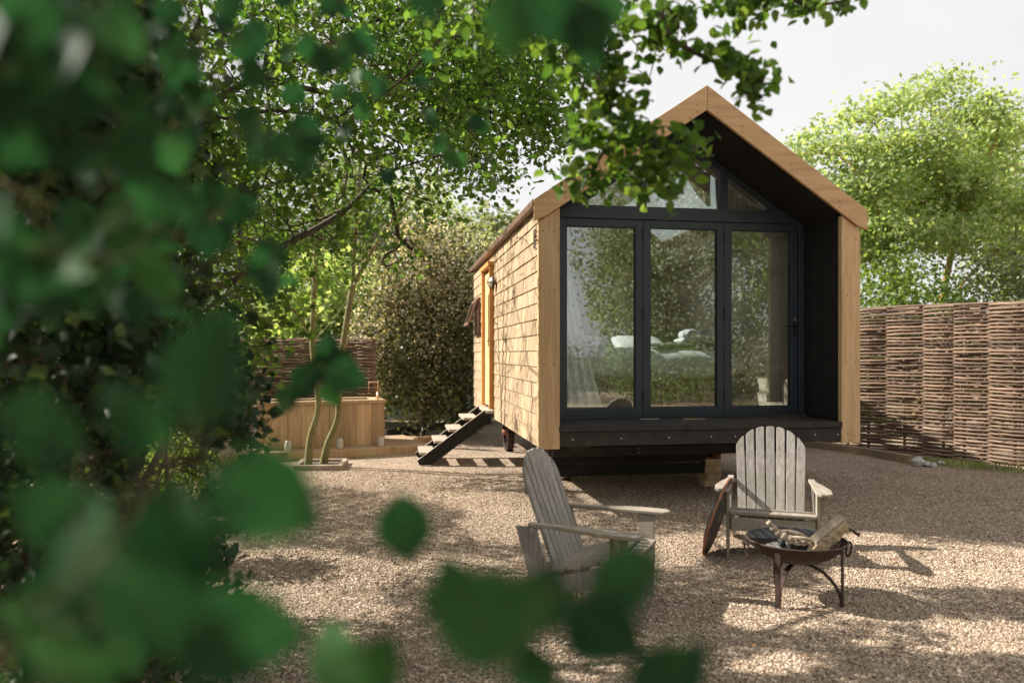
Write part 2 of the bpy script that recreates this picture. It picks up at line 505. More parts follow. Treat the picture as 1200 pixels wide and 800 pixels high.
# side returns (black reveal walls) and cladding substrate
MB().box((.022, .062, .60), (.150, LEN, 2.66)).build('wall', M['chassis'], hut)
MB().box((3.02, .062, .60), (3.170, LEN, 2.66)).build('wall', M['black'], hut)
for k in range(4):      # black boards lining the right reveal
    y0 = .064 + k*.155
    MB().box((2.996+.002*(k % 2), y0, .80), (3.018, y0+.150, 2.78)).build('reveal_board', M['black'], hut, .002)
for k in range(4):
    y0 = .064 + k*.155
    MB().box((.152, y0, .80), (.172-.002*(k % 2), y0+.150, 2.76)).build('reveal_board', M['black'], hut, .002)
MB().prism([(.0, .60), (3.19, .60), (3.19, soff(3.19)), (1.6, soff(1.6)), (0, soff(0))], LEN, LEN+.06).build('wall', M['chassis'], hut)
# roof slabs + soffits
for side in (0, 1):
    if side == 0: a, c = .012, 1.6
    else: a, c = 3.188, 1.6
    def slab(m_, uo, ui, y0, y1, f1, f2):
        m_.prism([(uo, f1(uo)), (ui, f1(ui)), (ui, f2(ui)), (uo, f2(uo))], y0, y1)
    SK0, SK1 = 1.5, 3.1          # roof lights, one per slope, added out of view to brighten the room
    r_ = MB(); ft = lambda u: top(u)-.005; fb = lambda u: soff(u)+.03
    SK0, SK1 = (1.9, 4.4) if side == 0 else (1.0, 4.2)
    lo_, hi_ = (.16, .75) if side == 0 else (2.75, 1.9)
    slab(r_, a, c, 0, SK0, ft, fb); slab(r_, a, c, SK1, LEN+.10, ft, fb)
    slab(r_, a, lo_, SK0+.0005, SK1-.0005, ft, fb); slab(r_, hi_, c, SK0+.0005, SK1-.0005, ft, fb)
    r_ = r_.build('roof', M['roof'], hut)
    if True:
        w_ = MB(); slab(w_, lo_+(.001 if side == 0 else -.001), hi_+(-.001 if side == 0 else .001), SK0+.001, SK1-.001, lambda u: top(u)-.02, lambda u: top(u)-.03); w_.build('added_roof_window', M['glass'], r_)
    a2 = .15 if side == 0 else 3.05
    MB().prism([(a2, soff(a2)+.026), (c, soff(c)+.026), (c, soff(c)), (a2, soff(a2))], .05, REC+.05).build('soffit', M['black'], hut)
    w_ = MB(); f1 = lambda u: soff(u)+.026; f2 = lambda u: soff(u)-.01
    slab(w_, a2, c, REC+.12, SK0, f1, f2); slab(w_, a2, c, SK1, LEN-.01, f1, f2)
    slab(w_, a2, lo_, SK0+.0005, SK1-.0005, f1, f2); slab(w_, hi_, c, SK0+.0005, SK1-.0005, f1, f2)
    w_.build('ceiling_lining', M['lining'], hut)
    # eave edge strip
    e0, e1 = ((-.055, .008) if side == 0 else (3.192, 3.255))
    MB().box((e0, .005, top(0)-.075), (e1, LEN+.11, top(0)-.012)).build('eave_trim', M['roof'], hut, .003)
# front fascias
tl, bl = 2.83, 2.645
fx = -.045
MB().prism([(fx, bl), (fx, top(fx)+.012), (1.5985, top(1.5985)+.012), (1.5985, soff(1.5985)), (.06, soff(.06))], -.035, .0).build('fascia_board', M['fascia'], hut, .004)
gx = 3.20-fx
MB().prism([(gx, bl), (gx, top(gx)+.012), (1.6015, top(1.6015)+.012), (1.6015, soff(1.6015)), (3.14, soff(3.14))], -.035, .0).build('fascia_board', M['fascia'], hut, .004)

nm = MB(); nm.M = Matrix.Rotation(R(90), 4, 'X'); nm.lathe([(0, .0012), (.0055, .0008), (.006, 0)], 8); nail_me = nm.mesh('nail_head', M['iron'])
for u in (.05, .145, 3.045, 3.14):
    for z in (.66, 1.36, 2.02, 2.56):
        o = link('nail_head', nail_me, hut); o.location = (u+random.uniform(-.006, .006), -.0002, z+random.uniform(-.01, .01))
for u in (.25, .75, 1.25, 1.5, 1.7, 1.95, 2.45, 2.95):
    for dz in (.04, .10):
        o = link('nail_head', nail_me, hut); o.location = (u, -.0352, soff(u)+dz)
# floor, sill deck, front skirt beam
MB().box((.15, REC-.02, .66), (3.04, LEN, .80)).build('floor', M['bedbase'], hut)
MB().box((.19, -.005, .735), (3.0, REC-.03, .79)).build('porch_deck', M['chassis'], hut, .004)
MB().box((.199, .012, .60), (2.991, .055, .733)).build('front_beam', M['chassis'], hut, .004)
for k, u in enumerate((.32, .78, 1.24, 1.66, 1.90, 2.45, 2.72, 2.96)):
    o = MB(); o.M = Matrix.Translation((u, .012, .665)) @ Matrix.Rotation(R(90), 4, 'X')
    o.lathe([(0, .007), (.006, .006), (.009, .002), (.009, 0)], 10)
    o.build('bolt', M['steel'], hut, smooth=True)
# chassis below
MB().box((.45, .35, .50), (.57, LEN-.2, .60)).build('chassis_beam', M['chassis'], hut, .004)
MB().box((2.62, .35, .50), (2.74, LEN-.2, .60)).build('chassis_beam', M['chassis'], hut, .004)
MB().box((.3, .75, .40), (2.9, .86, .498)).build('cross_beam', M['chassis'], hut, .004)
for z_ in (.155, .280):  # dark boards across the space under the hut
    MB().box((.35, 1.02+z_*.02, z_), (2.06, 1.05+z_*.02, z_+.118)).build('dark_board', M['black'], hut, .004)
for u in (1.20,):
    for z in (.47, .43):
        o = MB(); o.M = Matrix.Translation((u, .75, z)) @ Matrix.Rotation(R(90), 4, 'X')
        o.lathe([(0, .007), (.008, .005), (.010, 0)], 10); o.build('bolt', M['steel'], hut, smooth=True)

# wheels with spokes
def wheel(u, s, r=.27, steer=0):
    w = MB()
    ring = [(math.cos(a)*r, 0, math.sin(a)*r) for a in np.linspace(0, 2*math.pi, 33)]
    for sx in (-.035, -.012, .012, .035):
        w.tube([(sx, p[0], p[2]) for p in ring], .016, 6, False)
    o = empty('wheel', (u, s, r+.01), steer, hut)
    w.build('tyre', M['iron'], o, smooth=True)
    sp = MB()
    for k in range(8):
        a = 2*math.pi*k/8+.2
        sp.tube([(0, 0, 0), (0, math.cos(a)*r, math.sin(a)*r)], .013, 6)
        MBs = sp
    sp.build('spoke', M['iron'], o)
    hb = MB(); hb.M = Matrix.Rotation(R(90), 4, 'Y'); hb.lathe([(0, -.09), (.04, -.09), (.055, 0), (.04, .09), (0, .09)], 16)
    hb.build('hub', M['rust'], o, smooth=True)
wheel(.40, 4.35); wheel(2.75, 4.35); wheel(.62, 1.75, .25, R(12)); wheel(2.32, 1.45, .25, R(-35))
MB().tube([(.35, 4.35, .28), (2.8, 4.35, .28)], .03, 8).build('axle', M['iron'], hut)
MB().box((.42, 4.2, .30), (.56, 4.5, .50)).build('axle_block', M['rust'], hut, .004)
MB().box((2.64, 4.2, .30), (2.76, 4.5, .50)).build('axle_block', M['rust'], hut, .004)

# timber packing blocks under the chassis
blk = empty('timber_blocks', tuple(HM @ Vector((2.13, 1.10, 0))), R(9.1))
tag(blk, 'short pile of pale sawn timber blocks propping the hut chassis', 'timber blocks')
for k in range(4):
    o = MB().box((-.09, -.09, .005+k*.076), (.09, .09, .078+k*.076)).build('block', M['tub_wood'], blk, .004)
    o.rotation_euler.z = R((-3, 4, -2, 2)[k])

# shingles on the left side
z0, ex = .60, .146
door0, door1 = 3.05, 3.92
sh_mesh = MB().add([(.0, 0, 0), (-.017, 0, 0), (-.017, 1, 0), (0, 1, 0), (.0, 0, .17), (-.004, 0, .17), (-.004, 1, .17), (0, 1, .17)],
                   [(0,3,2,1),(4,5,6,7),(0,1,5,4),(1,2,6,5),(2,3,7,6),(3,0,4,7)]).mesh('shingle', M['shingle'])
sh = []
for r_ in range(15):
    y = .064
    z = z0 + r_*ex
    while y < LEN-.01:
        w = random.choice((.13, .17, .2, .24, .28))
        y2 = min(y+w, LEN)
        if z + .1 > .66 and z < 2.62:
            if y < door0 < y2: y2 = door0
            if door0 <= y < door1: y = door1; continue
        if y2-y > .03: sh.append((y, z, y2-y-.006, random.uniform(0, .003), random.uniform(-.0012, .0012)))
        y = y2
sh.sort(key=lambda t: t[0])
rest = MB()
for i, (y, z, w, dx, dz) in enumerate(sh):
    h_ = min(1.0, (2.80-z)/.17)
    if i < 296:
        o = link('shingle', sh_mesh, hut); o.location = (.020-dx, y, z+dz); o.scale = (1, w, h_)
    else:
        rest.M = Matrix.Translation((.020-dx, y, z+dz)) @ Matrix.Diagonal((1, w, h_, 1))
        rest.add([v.co for v in sh_mesh.vertices], [tuple(p.vertices) for p in sh_mesh.polygons])
if rest.v:
    o = rest.build('far_shingles', M['shingle'], hut); o['kind'] = 'stuff'

# door on the shingled side
dr = MB().box((-.012, door0+.02, .74), (.03, door1-.02, 2.56)).build('door', M['larch'], hut, .004)
for y0, y1, z0_, z1_ in ((door0-.0, door0+.035, .72, 2.60), (door1-.05, door1+.02, .72, 2.60)):
    MB().box((-.055, y0, z0_), (.02, y1, z1_)).build('door_frame', M['door_wood'], hut, .004)
MB().box((-.075, door0-.02, 2.602), (.02, door1+.04, 2.655)).build('door_frame', M['door_wood'], hut, .004)
MB().box((-.020, door0+.12, 1.55), (-.0125, door0+.40, 2.25)).build('door_window', M['blackmetal'], dr)
MB().tube([(-.012, door0+.10, 1.62), (-.05, door0+.10, 1.62), (-.05, door0+.22, 1.62)], .009, 8).build('handle', M['blackmetal'], dr)
MB().box((-.10, door0-.02, .665), (.02, door1+.02, .70)).build('door_sill', M['tread'], hut, .003)
# bulkhead lamp
o = empty('wall_lamp', (-.02, 2.86, 2.36), 0, hut)
lm = MB(); lm.M = Matrix.Rotation(R(-90), 4, 'Y')
lm.lathe([(0, .07), (.055, .06), (.07, .03), (.075, 0)], 20)
lm.build('lamp_glass', M['candle'], o, smooth=True)
lm = MB(); lm.M = Matrix.Rotation(R(-90), 4, 'Y')
lm.lathe([(.078, .032), (.092, .02), (.092, 0), (.075, 0)], 20)
for a in (0, 90):
    ca, sa = math.cos(R(a)), math.sin(R(a))
    lm.tube([(ca*.085*t, sa*.085*t, .078*math.sqrt(max(0, 1-t*t))+.006) for t in np.linspace(-1, 1, 9)], .005, 6)
lm.build('lamp_cage', M['iron'], o)
# small back window with an open top-hung sash
o = MB().box((-.03, 4.55, 1.72), (.01, 4.60, 2.30)).box((-.03, 5.10, 1.72), (.01, 5.15, 2.30)).box((-.03, 4.601, 2.25), (.01, 5.099, 2.30)).box((-.03, 4.601, 1.72), (.01, 5.099, 1.77)).build('window_frame', M['roof'], hut, .003)
MB().box((-.008, 4.601, 1.771), (-.003, 5.099, 2.249)).build('pane', M['glass'], o)
sash = MB(); sash.M = Matrix.Translation((-.03, 4.55, 2.26)) @ Matrix.Rotation(R(20), 4, 'Y')
sash.box((-.03, 0, -.42), (0, .05, 0)).box((-.03, .55, -.42), (0, .6, 0)).box((-.03, .051, -.05), (0, .549, 0)).box((-.03, .051, -.42), (0, .549, -.37))
s_o = sash.build('window_sash', M['roof'], hut, .003)
# engraved number plate near the corner: a small upright ladder-like monogram
pl = MB()
for zz in (2.42, 2.475, 2.53, 2.585):
    pl.box((-.010, .10, zz), (-.005, .20, zz+.010))
for yy in (.10, .192):
    pl.box((-.0105, yy, 2.42), (-.0052, yy+.008, 2.595))
pl.box((-.0108, .146, 2.43), (-.0054, .154, 2.59))
pl.build('monogram', M['iron'], hut)

# glazing
YG = REC
def frame_rect(u0, u1, z0, z1, t, y0, y1, name, par):
    m_ = MB()
    m_.box((u0, y0, z0), (u0+t, y1, z1)); m_.box((u1-t, y0, z0), (u1, y1, z1))
    m_.box((u0+t, y0, z0), (u1-t, y1, z0+t)); m_.box((u0+t, y0, z1-t), (u1-t, y1, z1))
    return m_.build(name, M['frame'], par, .003)
# jambs, transom, threshold, mullions above
MB().box((.174, YG-.02, .78), (.34, YG+.09, 2.76)).build('frame_jamb', M['frame'], hut, .003)
MB().box((2.935, YG-.02, .78), (2.994, YG+.09, 2.82)).build('frame_jamb', M['frame'], hut, .003)
MB().box((.342, YG-.02, .78), (2.933, YG+.09, .815)).build('threshold', M['frame'], hut, .003)
MB().box((.20, YG-.022, 2.815), (2.97, YG+.09, 2.945)).build('transom', M['frame'], hut, .003)
doors = [(.345, 1.222), (1.226, 2.104), (2.108, 2.93)]
for i, (a, c) in enumerate(doors):
    fr_ = frame_rect(a, c, .817, 2.812, .078, YG, YG+.07, 'glass_door', hut)
    if i == 0: fr_['label'] = 'left glazed door leaf'
    if i == 1: fr_['label'] = 'middle glazed door leaf'
    if i == 2: fr_['label'] = 'right glazed door leaf with lever handle'
    MB().box((a+.078, YG+.028, .895), (c-.078, YG+.036, 2.734)).build('pane', M['glass'], fr_)
    gk = MB(); t = .008
    for (x0_, x1_, q0, q1) in ((a+.078, a+.086, .895, 2.734), (c-.086, c-.078, .895, 2.734)):
        gk.box((x0_, YG+.016, q0), (x1_, YG+.027, q1))
    gk.box((a+.087, YG+.016, .895), (c-.087, YG+.027, .903)).box((a+.087, YG+.016, 2.726), (c-.087, YG+.027, 2.734))
    gk.build('gasket', M['blackmetal'], fr_)
    if i == 2:
        MB().box((c-.052, YG-.008, 1.63), (c-.024, YG-.001, 1.84)).tube([(c-.038, YG-.01, 1.735), (c-.038, YG-.055, 1.735), (c-.17, YG-.058, 1.735)], .010, 8).build('handle', M['blackmetal'], fr_, .002)
        MB().box((c-.047, YG-.012, 1.79), (c-.029, YG-.0085, 1.83)).build('lock_plate', M['steel'], fr_)
    else:
        for zz in (.95, 1.8, 2.6):
            MB().box((c-.012, YG-.010, zz), (c+.012, YG-.001, zz+.12)).build('hinge', M['blackmetal'], fr_, .002)
# sill clips
MB().box((1.13, .50, .792), (1.33, .53, .80)).build('sill_clip', M['steel'], hut)
MB().box((1.55, .42, .792), (1.78, .45, .802)).build('sill_clip', M['copper'], hut)
for u in (1.178, 2.062):
    z1 = soff(u)-.05
    MB().prism([(u, 2.947), (u+.085, 2.947), (u+.085, soff(u+.085)-.06), (u, soff(u)-.06)], YG, YG+.08).build('upper_mullion', M['frame'], hut, .003)
for sgn in (0, 1):
    a, c = (.22, 1.6) if sgn == 0 else (2.98, 1.6)
    MB().prism([(a, soff(a)-.002), (c, soff(c)-.002), (c, soff(c)-.085), (a, soff(a)-.085)], YG-.004, YG+.084).build('gable_frame', M['frame'], hut, .003)
def up_pane(poly):
    MB().prism(poly, YG+.03, YG+.037).build('upper_pane', M['glass'], hut)
q = .03
ul = (2.947+q+.0-2.78)/.674+.197-.0
up_pane([(.52, 2.93), (1.18, 2.93), (1.18, soff(1.18)-.05)])
up_pane([(1.26, 2.93), (2.065, 2.93), (2.065, soff(2.065)-.05), (1.6, soff(1.6)-.05), (1.26, soff(1.26)-.05)])
up_pane([(2.145, 2.93), (2.68, 2.93), (2.145, soff(2.145)-.05)])
MB().prism([(.15, 2.76), (.30, 2.83), (.50, 2.93), (.2, 2.93), (.2, 2.80)], YG+.005, YG+.06).build('gable_infill', M['frame'], hut)
# interior lining
MB().box((.152, REC+.10, .80), (.172, LEN-.01, 2.72)).build('inner_lining', M['lining'], hut)
MB().box((2.998, REC+.10, .80), (3.018, LEN-.01, 2.72)).build('inner_lining', M['lining'], hut)
MB().prism([(.175, .80), (2.99, .80), (2.99, 2.70), (1.6, 3.65), (.175, 2.70)], LEN-.05, LEN-.012).build('inner_lining', M['lining'], hut)

# stairs (a thing of its own, rests against the door)
st = empty('stairs', tuple(HM @ Vector((-.03, 3.48, 0))), R(9.1))
tag(st, 'steep black steps with four pale treads up to the side door', 'steps')
for y_ in (-.40, .34):
    MB().prism([(-.93, .0), (-.78, .0), (-.005, .56), (-.005, .695), (-.08, .70), (-.96, .06)], y_, y_+.035).build('stringer', M['black'], st, .003)
    MB().prism([(-.965, .062), (-.955, .070), (-.08, .712), (-.083, .701)], y_-.002, y_+.037).build('edge_strip', M['tread'], st)
for k in range(4):
    z = .13+k*.148; x = -.93+.19*k
    MB().box((x, -.363, z), (x+.20, .338, z+.032)).build('tread', M['tread'], st, .003)
    MB().box((x+.175, -.363, z-.07), (x+.195, .338, z-.002)).build('tread_support', M['tread'], st, .002)

# interior things -----------------------------------------------------
bed = empty('bed', tuple(HM @ Vector((1.74, 2.75, .80))), R(9.1))
tag(bed, 'bed with puffy white duvet seen through the glass front', 'bed')
MB().box((-1.05, -.75, .0), (1.05, 1.0, .34)).build('bed_base', M['bedbase'], bed, .01)
def puffy(name, size, bulge, m_, parent, seed, res=18):
    import bmesh
    bm = bmesh.new()
    bmesh.ops.create_cube(bm, size=1)
    bmesh.ops.subdivide_edges(bm, edges=bm.edges, cuts=res, use_grid_fill=True)
    r2 = np.random.default_rng(seed); ph = r2.random(8)*6.28
    for v in bm.verts:
        x, y, z = v.co*2
        k = (1-abs(x)**6*.25)*(1-abs(y)**6*.25)
        v.co.x = size[0]/2*x*(1-.10*abs(z)**3); v.co.y = size[1]/2*y*(1-.12*abs(z)**3)
        w = .5*math.sin(x*5+ph[0]+y*2)+.3*math.sin(y*7+ph[1]+x*3)+.25*math.sin((x-y)*11+ph[2])
        v.co.z = size[2]/2*z*k + bulge*w*(.5+.5*z)
        v.co.y += bulge*.8*math.sin(x*9+ph[3]+z*2)*(abs(y))
    me = bpy.data.meshes.new(name); bm.to_mesh(me); bm.free(); me.materials.append(m_); me.shade_smooth()
    return link(name, me, parent)
d = puffy('duvet', (2.42, 1.85, .44), .022, M['linen'], bed, 3); d.location = (0, .1, .50)
pw = puffy('pillow', (.7, .45, .17), .01, M['linen'], bed, 5, 10); pw.location = (-.45, .75, .76); pw.rotation_euler.x = R(25)
pw = puffy('pillow', (.7, .45, .17), .01, M['linen'], bed, 6, 10); pw.location = (.4, .75, .76); pw.rotation_euler.x = R(25)
bk = puffy('blanket', (.95, .55, .05), .006, M['grey_blanket'], None, 9, 10)
bk.location = tuple(HM @ Vector((2.28, 2.35, 1.555))); bk.rotation_euler.z = R(9)
tag(bk, 'folded grey blanket lying on the white duvet', 'blanket')
def towel_roll(name, u, s, z, lab):
    o = empty(name, tuple(HM @ Vector((u, s, z))), R(9.1))
    tag(o, lab, 'towel', 'rolled towels on the bed')
    sp = MB()
    pts = []
    for t in np.linspace(0, 1, 44):
        a = t*2*math.pi*3.2; r_ = .010+.062*t
        pts.append((r_*math.cos(a), r_*math.sin(a)))
    vs = [(p[0], -.15, p[1]) for p in pts] + [(p[0], .15, p[1]) for p in pts]
    n = len(pts)
    sp.add(vs, [(i, i+1, i+1+n, i+n) for i in range(n-1)])
    c = sp.build('towel_coil', M['linen'], o, smooth=True)
    so = c.modifiers.new('thick', 'SOLIDIFY'); so.thickness = .014
towel_roll('towel', 2.30, 2.15, 1.68, 'left rolled white towel on the bed beside its twin')
towel_roll('towel', 2.47, 2.17, 1.68, 'right rolled white towel on the bed beside its twin')
ft = puffy('towel', (.42, .30, .07), .004, M['linen'], None, 12, 8); ft.location = tuple(HM @ Vector((2.45, 2.3, 1.61))); ft.rotation_euler.z = R(9)
tag(ft, 'folded white towel lying flat under the rolled towels', 'towel')

def curtain(name, fn, m_, lab, loc, stripes=None):
    """fn(a, t) -> (u, s, z); a across 0..1, t down 0..1"""
    o = empty(name, tuple(HM @ Vector(loc)), R(9.1)); tag(o, lab, 'curtain')
    na, nt_ = 60, 40
    vs = []
    for j in range(nt_+1):
        for i in range(na+1):
            p = np.array(fn(i/na, j/nt_)) - np.array(loc)
            vs.append(tuple(p))
    fs = [(j*(na+1)+i, j*(na+1)+i+1, (j+1)*(na+1)+i+1, (j+1)*(na+1)+i) for j in range(nt_) for i in range(na)]
    f1 = [f for f in fs if not (stripes and stripes[0] <= (f[0]//(na+1))/nt_ < stripes[1])]
    f2 = [f for f in fs if f not in set(f1)] if stripes else []
    c = MB().add(vs, f1).build('curtain_cloth', m_, o, smooth=True)
    if f2:
        MB().add(vs, f2).build('hem_stripe', M['stripe'], o, smooth=True)
    return o
def cur_right(a, t):
    # gathered from the gable, pinched by a tie at z 2.30, falls beside the jamb
    zt = 2.72-.02*a; z = zt-(zt-.92)*t
    tie = 2.32
    if z > tie:
        k = (z-tie)/(zt-tie); u0, u1 = 2.80-.62*k, 2.92
    else:
        k = (tie-z)/(tie-.92); u0, u1 = 2.80-.26*min(1, k*1.5), 2.92
    if t > .82 and a < .45: z = zt-(zt-.92)*.82 - .0*a
    wv = .022*math.sin(a*2*math.pi*7+2*t)*(.35+abs(k))
    return (u0+(u1-u0)*a, .93+wv, z)
cr = curtain('curtain', cur_right, M['curtain'], 'cream curtain tied back beside the right glass door', (2.85, .93, .82), (.76, .80))
rp = [(2.79, .90, 2.33), (2.86, .87, 2.31), (2.94, .90, 2.35), (2.97, .95, 2.40)]
MB().tube([np.array(p)-np.array((2.85, .93, .82)) for p in smooth_path(rp, 4)], .008, 6).build('tie_rope', M['tread'], cr)
def cur_left(a, t):
    z = 2.74-(2.74-.86)*t
    u0, u1 = .24, .46+.42*t**1.3
    wv = .03*math.sin(a*2*math.pi*6+1.5*t)*(.4+.6*t)
    return (u0+(u1-u0)*a, .92+wv, z)
curtain('curtain', cur_left, M['curtain_white'], 'white curtain hanging behind the left glass door', (.4, .92, .82))
def cur_top_r(a, t):
    u = 2.10+.62*a
    z1 = soff(u)-.06; z = z1-(z1-2.93)*t
    return (u+.03*t, .90+.018*math.sin(a*2*math.pi*5+1.5*t), z)
curtain('curtain', cur_top_r, M['curtain'], 'gathered cream curtain filling the right gable pane', (2.4, .9, 2.93))
def cur_top_c(a, t):
    z1 = soff(2.04)-.08-.0; u1 = 2.05
    u0 = 1.62+.40*t; u = u0+(u1-u0)*a
    zt = soff(u)-.07 if u > 1.6 else soff(1.6)
    z = zt-(zt-3.02)*t
    return (u, .90+.018*math.sin(a*2*math.pi*5+1.5*t), z)
curtain('curtain', cur_top_c, M['curtain'], 'gathered cream curtain at the right of the middle gable pane', (1.9, .9, 3.0))

# ------------------------------------------------------------------ Adirondack chair
def make_chair():
    c = empty('adirondack_chair')
    bw, gap, n = .060, .0075, 7
    tilt = R(20)
    base = Vector((0, .12, .20))
    Mb = Matrix.Translation(base) @ Matrix.Rotation(-tilt, 4, 'X')
    for i in range(n):
        k = i-(n-1)/2
        L_ = .725 - .15*(abs(k)/3)**2.1
        fan = R(-.7*k)
        x = k*(bw+gap)
        pr = MB(); pr.M = Mb @ Matrix.Translation((x, 0, 0)) @ Matrix.Rotation(-fan, 4, 'Y')
        H_ = lambda xx: .725-.16*(abs(xx)/.236)**2.4
        xs_ = [bw/2, bw/2-.004, bw/4, 0, -bw/4, -bw/2+.004, -bw/2]
        pts = [(-bw/2, 0), (bw/2, 0)] + [(q, H_(x+q)-(.010 if j in (0, 6) else (.003 if j in (1, 5) else 0))) for j, q in enumerate(xs_)]
        pr.prism(pts, -.01, .01)
        pr.build('back_slat', M['chair'], c, .003)
    # seat slats follow the rails
    def rail(y): return .325 - .27*(y+.26)
    for i in range(5):
        y = -.30 + i*.092
        if i == 0:
            MB().box((-.285, -.315, .317), (.285, -.235, .339)).build('seat_slat', M['chair_arm'], c, .004)
        else:
            s = MB(); s.M = Matrix.Translation((0, y+.03, rail(y)+.010)) @ Matrix.Rotation(R(-13), 4, 'X')
            s.box((-.285, -.041, 0), (.285, .041, .02)); s.build('seat_slat', M['chair_arm'], c, .004)
    MB().box((-.275, -.312, .205), (.275, -.290, .300)).build('apron', M['chair_arm'], c, .004)
    for sx in (-1, 1):
        # long side rail from the apron to the ground behind
        pts = [(-.288, .205), (-.288, .314), (-.20, .314), (.40, .13), (.47, .0), (.38, .0), (.06, .14)]
        MB().prism(pts, min(sx*.262, sx*.284), max(sx*.262, sx*.284), 'x').build('side_rail', M['chair'], c, .003)
        MB().box((min(sx*.286, sx*.308), -.30, 0), (max(sx*.286, sx*.308), -.20, .482)).build('front_leg', M['chair_arm'], c, .004)
        MB().prism([(sx*.310, .29), (sx*.37, .482), (sx*.310, .482)], -.262, -.240, 'y').build('arm_bracket', M['chair_arm'], c, .002)
        MB().prism([(.10, .09), (.23, .09), (.345, .483), (.225, .483)], min(sx*.2855, sx*.307), max(sx*.2855, sx*.307), 'x').build('back_leg', M['chair'], c, .003)
        # arm: narrow at the back, broad and rounded at the front
        inner, outer = .270, .385
        pl_ = [(inner+.01, -.36), (inner+.04, -.385), (outer-.03, -.385), (outer, -.35), (outer+.002, -.20), (outer-.03, -.03), (inner+.045, .12), (inner+.04, .27), (inner-.005, .27), (inner, .10)]
        MB().prism([(sx*x, y) for x, y in pl_], .484, .506, 'z').build('arm', M['chair_arm'], c, .005)
    yb = .12+math.tan(tilt)*(.465-.20)+.014
    MB().box((-.33, yb, .455), (.33, yb+.022, .482)).build('back_support', M['chair'], c, .003)
    yb2 = .12+math.tan(tilt)*.46+.017
    MB().box((-.20, yb2+.008, .64), (.20, yb2+.030, .69)).build('back_support', M['chair'], c, .003)
    MB().box((-.26, .135, .15), (.26, .157, .21)).build('back_support', M['chair'], c, .003)
    return c
def copy_tree(o, parent=None):
    n = o.copy(); COL.objects.link(n); n.parent = parent
    for ch in list(o.children): copy_tree(ch, n)
    return n
ch1 = make_chair()
ch2 = copy_tree(ch1)
tag(ch1, 'pale adirondack chair facing the camera behind the iron fire pit', 'garden chair', 'adirondack chairs on the gravel')
tag(ch2, 'grey adirondack chair turned sideways, with green leaves in front of it', 'garden chair', 'adirondack chairs on the gravel')
ch1.location = (1.90, 5.44, 0); ch1.rotation_euler.z = R(-18)
# forward (-Y) turned to (.87,-.49)
ch2.location = (.46, 4.31, 0); ch2.rotation_euler.z = math.atan2(-.41, .91)+math.pi/2

# ------------------------------------------------------------------ fire pit
fp = empty('fire_pit', (1.69, 4.42, 0), R(0))
tag(fp, 'rusty iron fire pit bowl on three curved legs in front of the pale chair', 'fire pit')
prof = []
for t in np.linspace(0, 1, 12):
    a = t*R(62); prof.append((.283*math.sin(a)/math.sin(R(62)), .205+.135*(1-math.cos(a))/(1-math.cos(R(62)))))
inner = [(max(r-.006, 0), z+.007) for r, z in prof]
MB().lathe(prof + [(.290, .345), (.290, .351), (.276, .351)] + inner[::-1], 48).build('bowl', M['iron'], fp, smooth=True)
for k, a in enumerate((R(228), R(318), R(95))):
    ca, sa = math.cos(a), math.sin(a)
    # flat vertical bar
    lg = MB(); lg.M = Matrix.Rotation(a, 4, 'Z')
    lg.box((.262, -.016, 0.0), (.270, .016, .335)); lg.build('leg', M['iron'], fp, .002)
    br = MB(); br.M = Matrix.Rotation(a, 4, 'Z')
    arc = [(.262-.215*math.sin(t)**1.0, 0, .0+.205*(1-math.cos(t))**.0*math.sin(R(90)*t/R(90))**1.0) for t in (0,)]
    pts = []
    for t in np.linspace(0, R(90), 9):
        pts.append((.050+.212*math.cos(t), 0, .204*math.sin(t)+.004))
    vs, fs = [], []
    for (x, y, z), t in zip(pts, np.linspace(0, R(90), 9)):
        nx_, nz_ = math.cos(t), math.sin(t)
        for (w_, h_) in ((-.014, -.004), (.014, -.004), (.014, .004), (-.014, .004)):
            vs.append((x+nx_*h_, w_, z+nz_*h_))
    for i in range(8):
        for j in range(4): fs.append((i*4+j, i*4+(j+1) % 4, i*4+4+(j+1) % 4, i*4+4+j))
    br.add(vs, fs).build('curved_brace', M['iron'], fp)
for a in (R(-6), R(186)):
    hd = MB(); hd.M = Matrix.Rotation(a, 4, 'Z') @ Matrix.Translation((.302, 0, .295)) @ Matrix.Rotation(R(12), 4, 'Y')
    hd.tube([(0, .036*math.sin(t), .042*math.cos(t)) for t in np.linspace(0, 2*math.pi, 21)], .006, 8, False)
    hd.build('ring_handle', M['iron'], fp, smooth=True)
MB().lathe([(0, .262), (.12, .268), (.20, .280), (.205, .262)], 28).build('ash_bed', M['ash'], fp, smooth=True)
gr = MB()
for y in np.arange(.02, .27, .016):
    w_ = math.sqrt(max(.274**2-y*y, 0)); gr.tube([(-w_, y, .347), (w_, y, .347)], .0028, 5)
for x in np.arange(-.24, .25, .06):
    gr.tube([(x, .01, .351), (x, math.sqrt(.274**2-x*x), .351)], .003, 5)
gr.tube([(.274*math.cos(t), .274*math.sin(t)+.005, .349) for t in np.linspace(0, math.pi, 17)], .005, 6)
gr.tube([(-.274, .012, .349), (.274, .012, .349)], .005, 6)
o = gr.build('cooking_grill', M['char'], None); o.parent = fp
# coals
for k in range(16):
    a, r_ = random.uniform(0, math.pi), random.uniform(.03, .22)
    s = MB(); s.M = Matrix.Translation((r_*math.cos(a), r_*math.sin(a), .295)) @ Matrix.Rotation(random.uniform(0, 6), 4, (random.random(), 1, random.random()))
    s.box((-.02, -.026, -.016), (.022, .024, .018)); s.build('coal', M['char'], fp, .006)

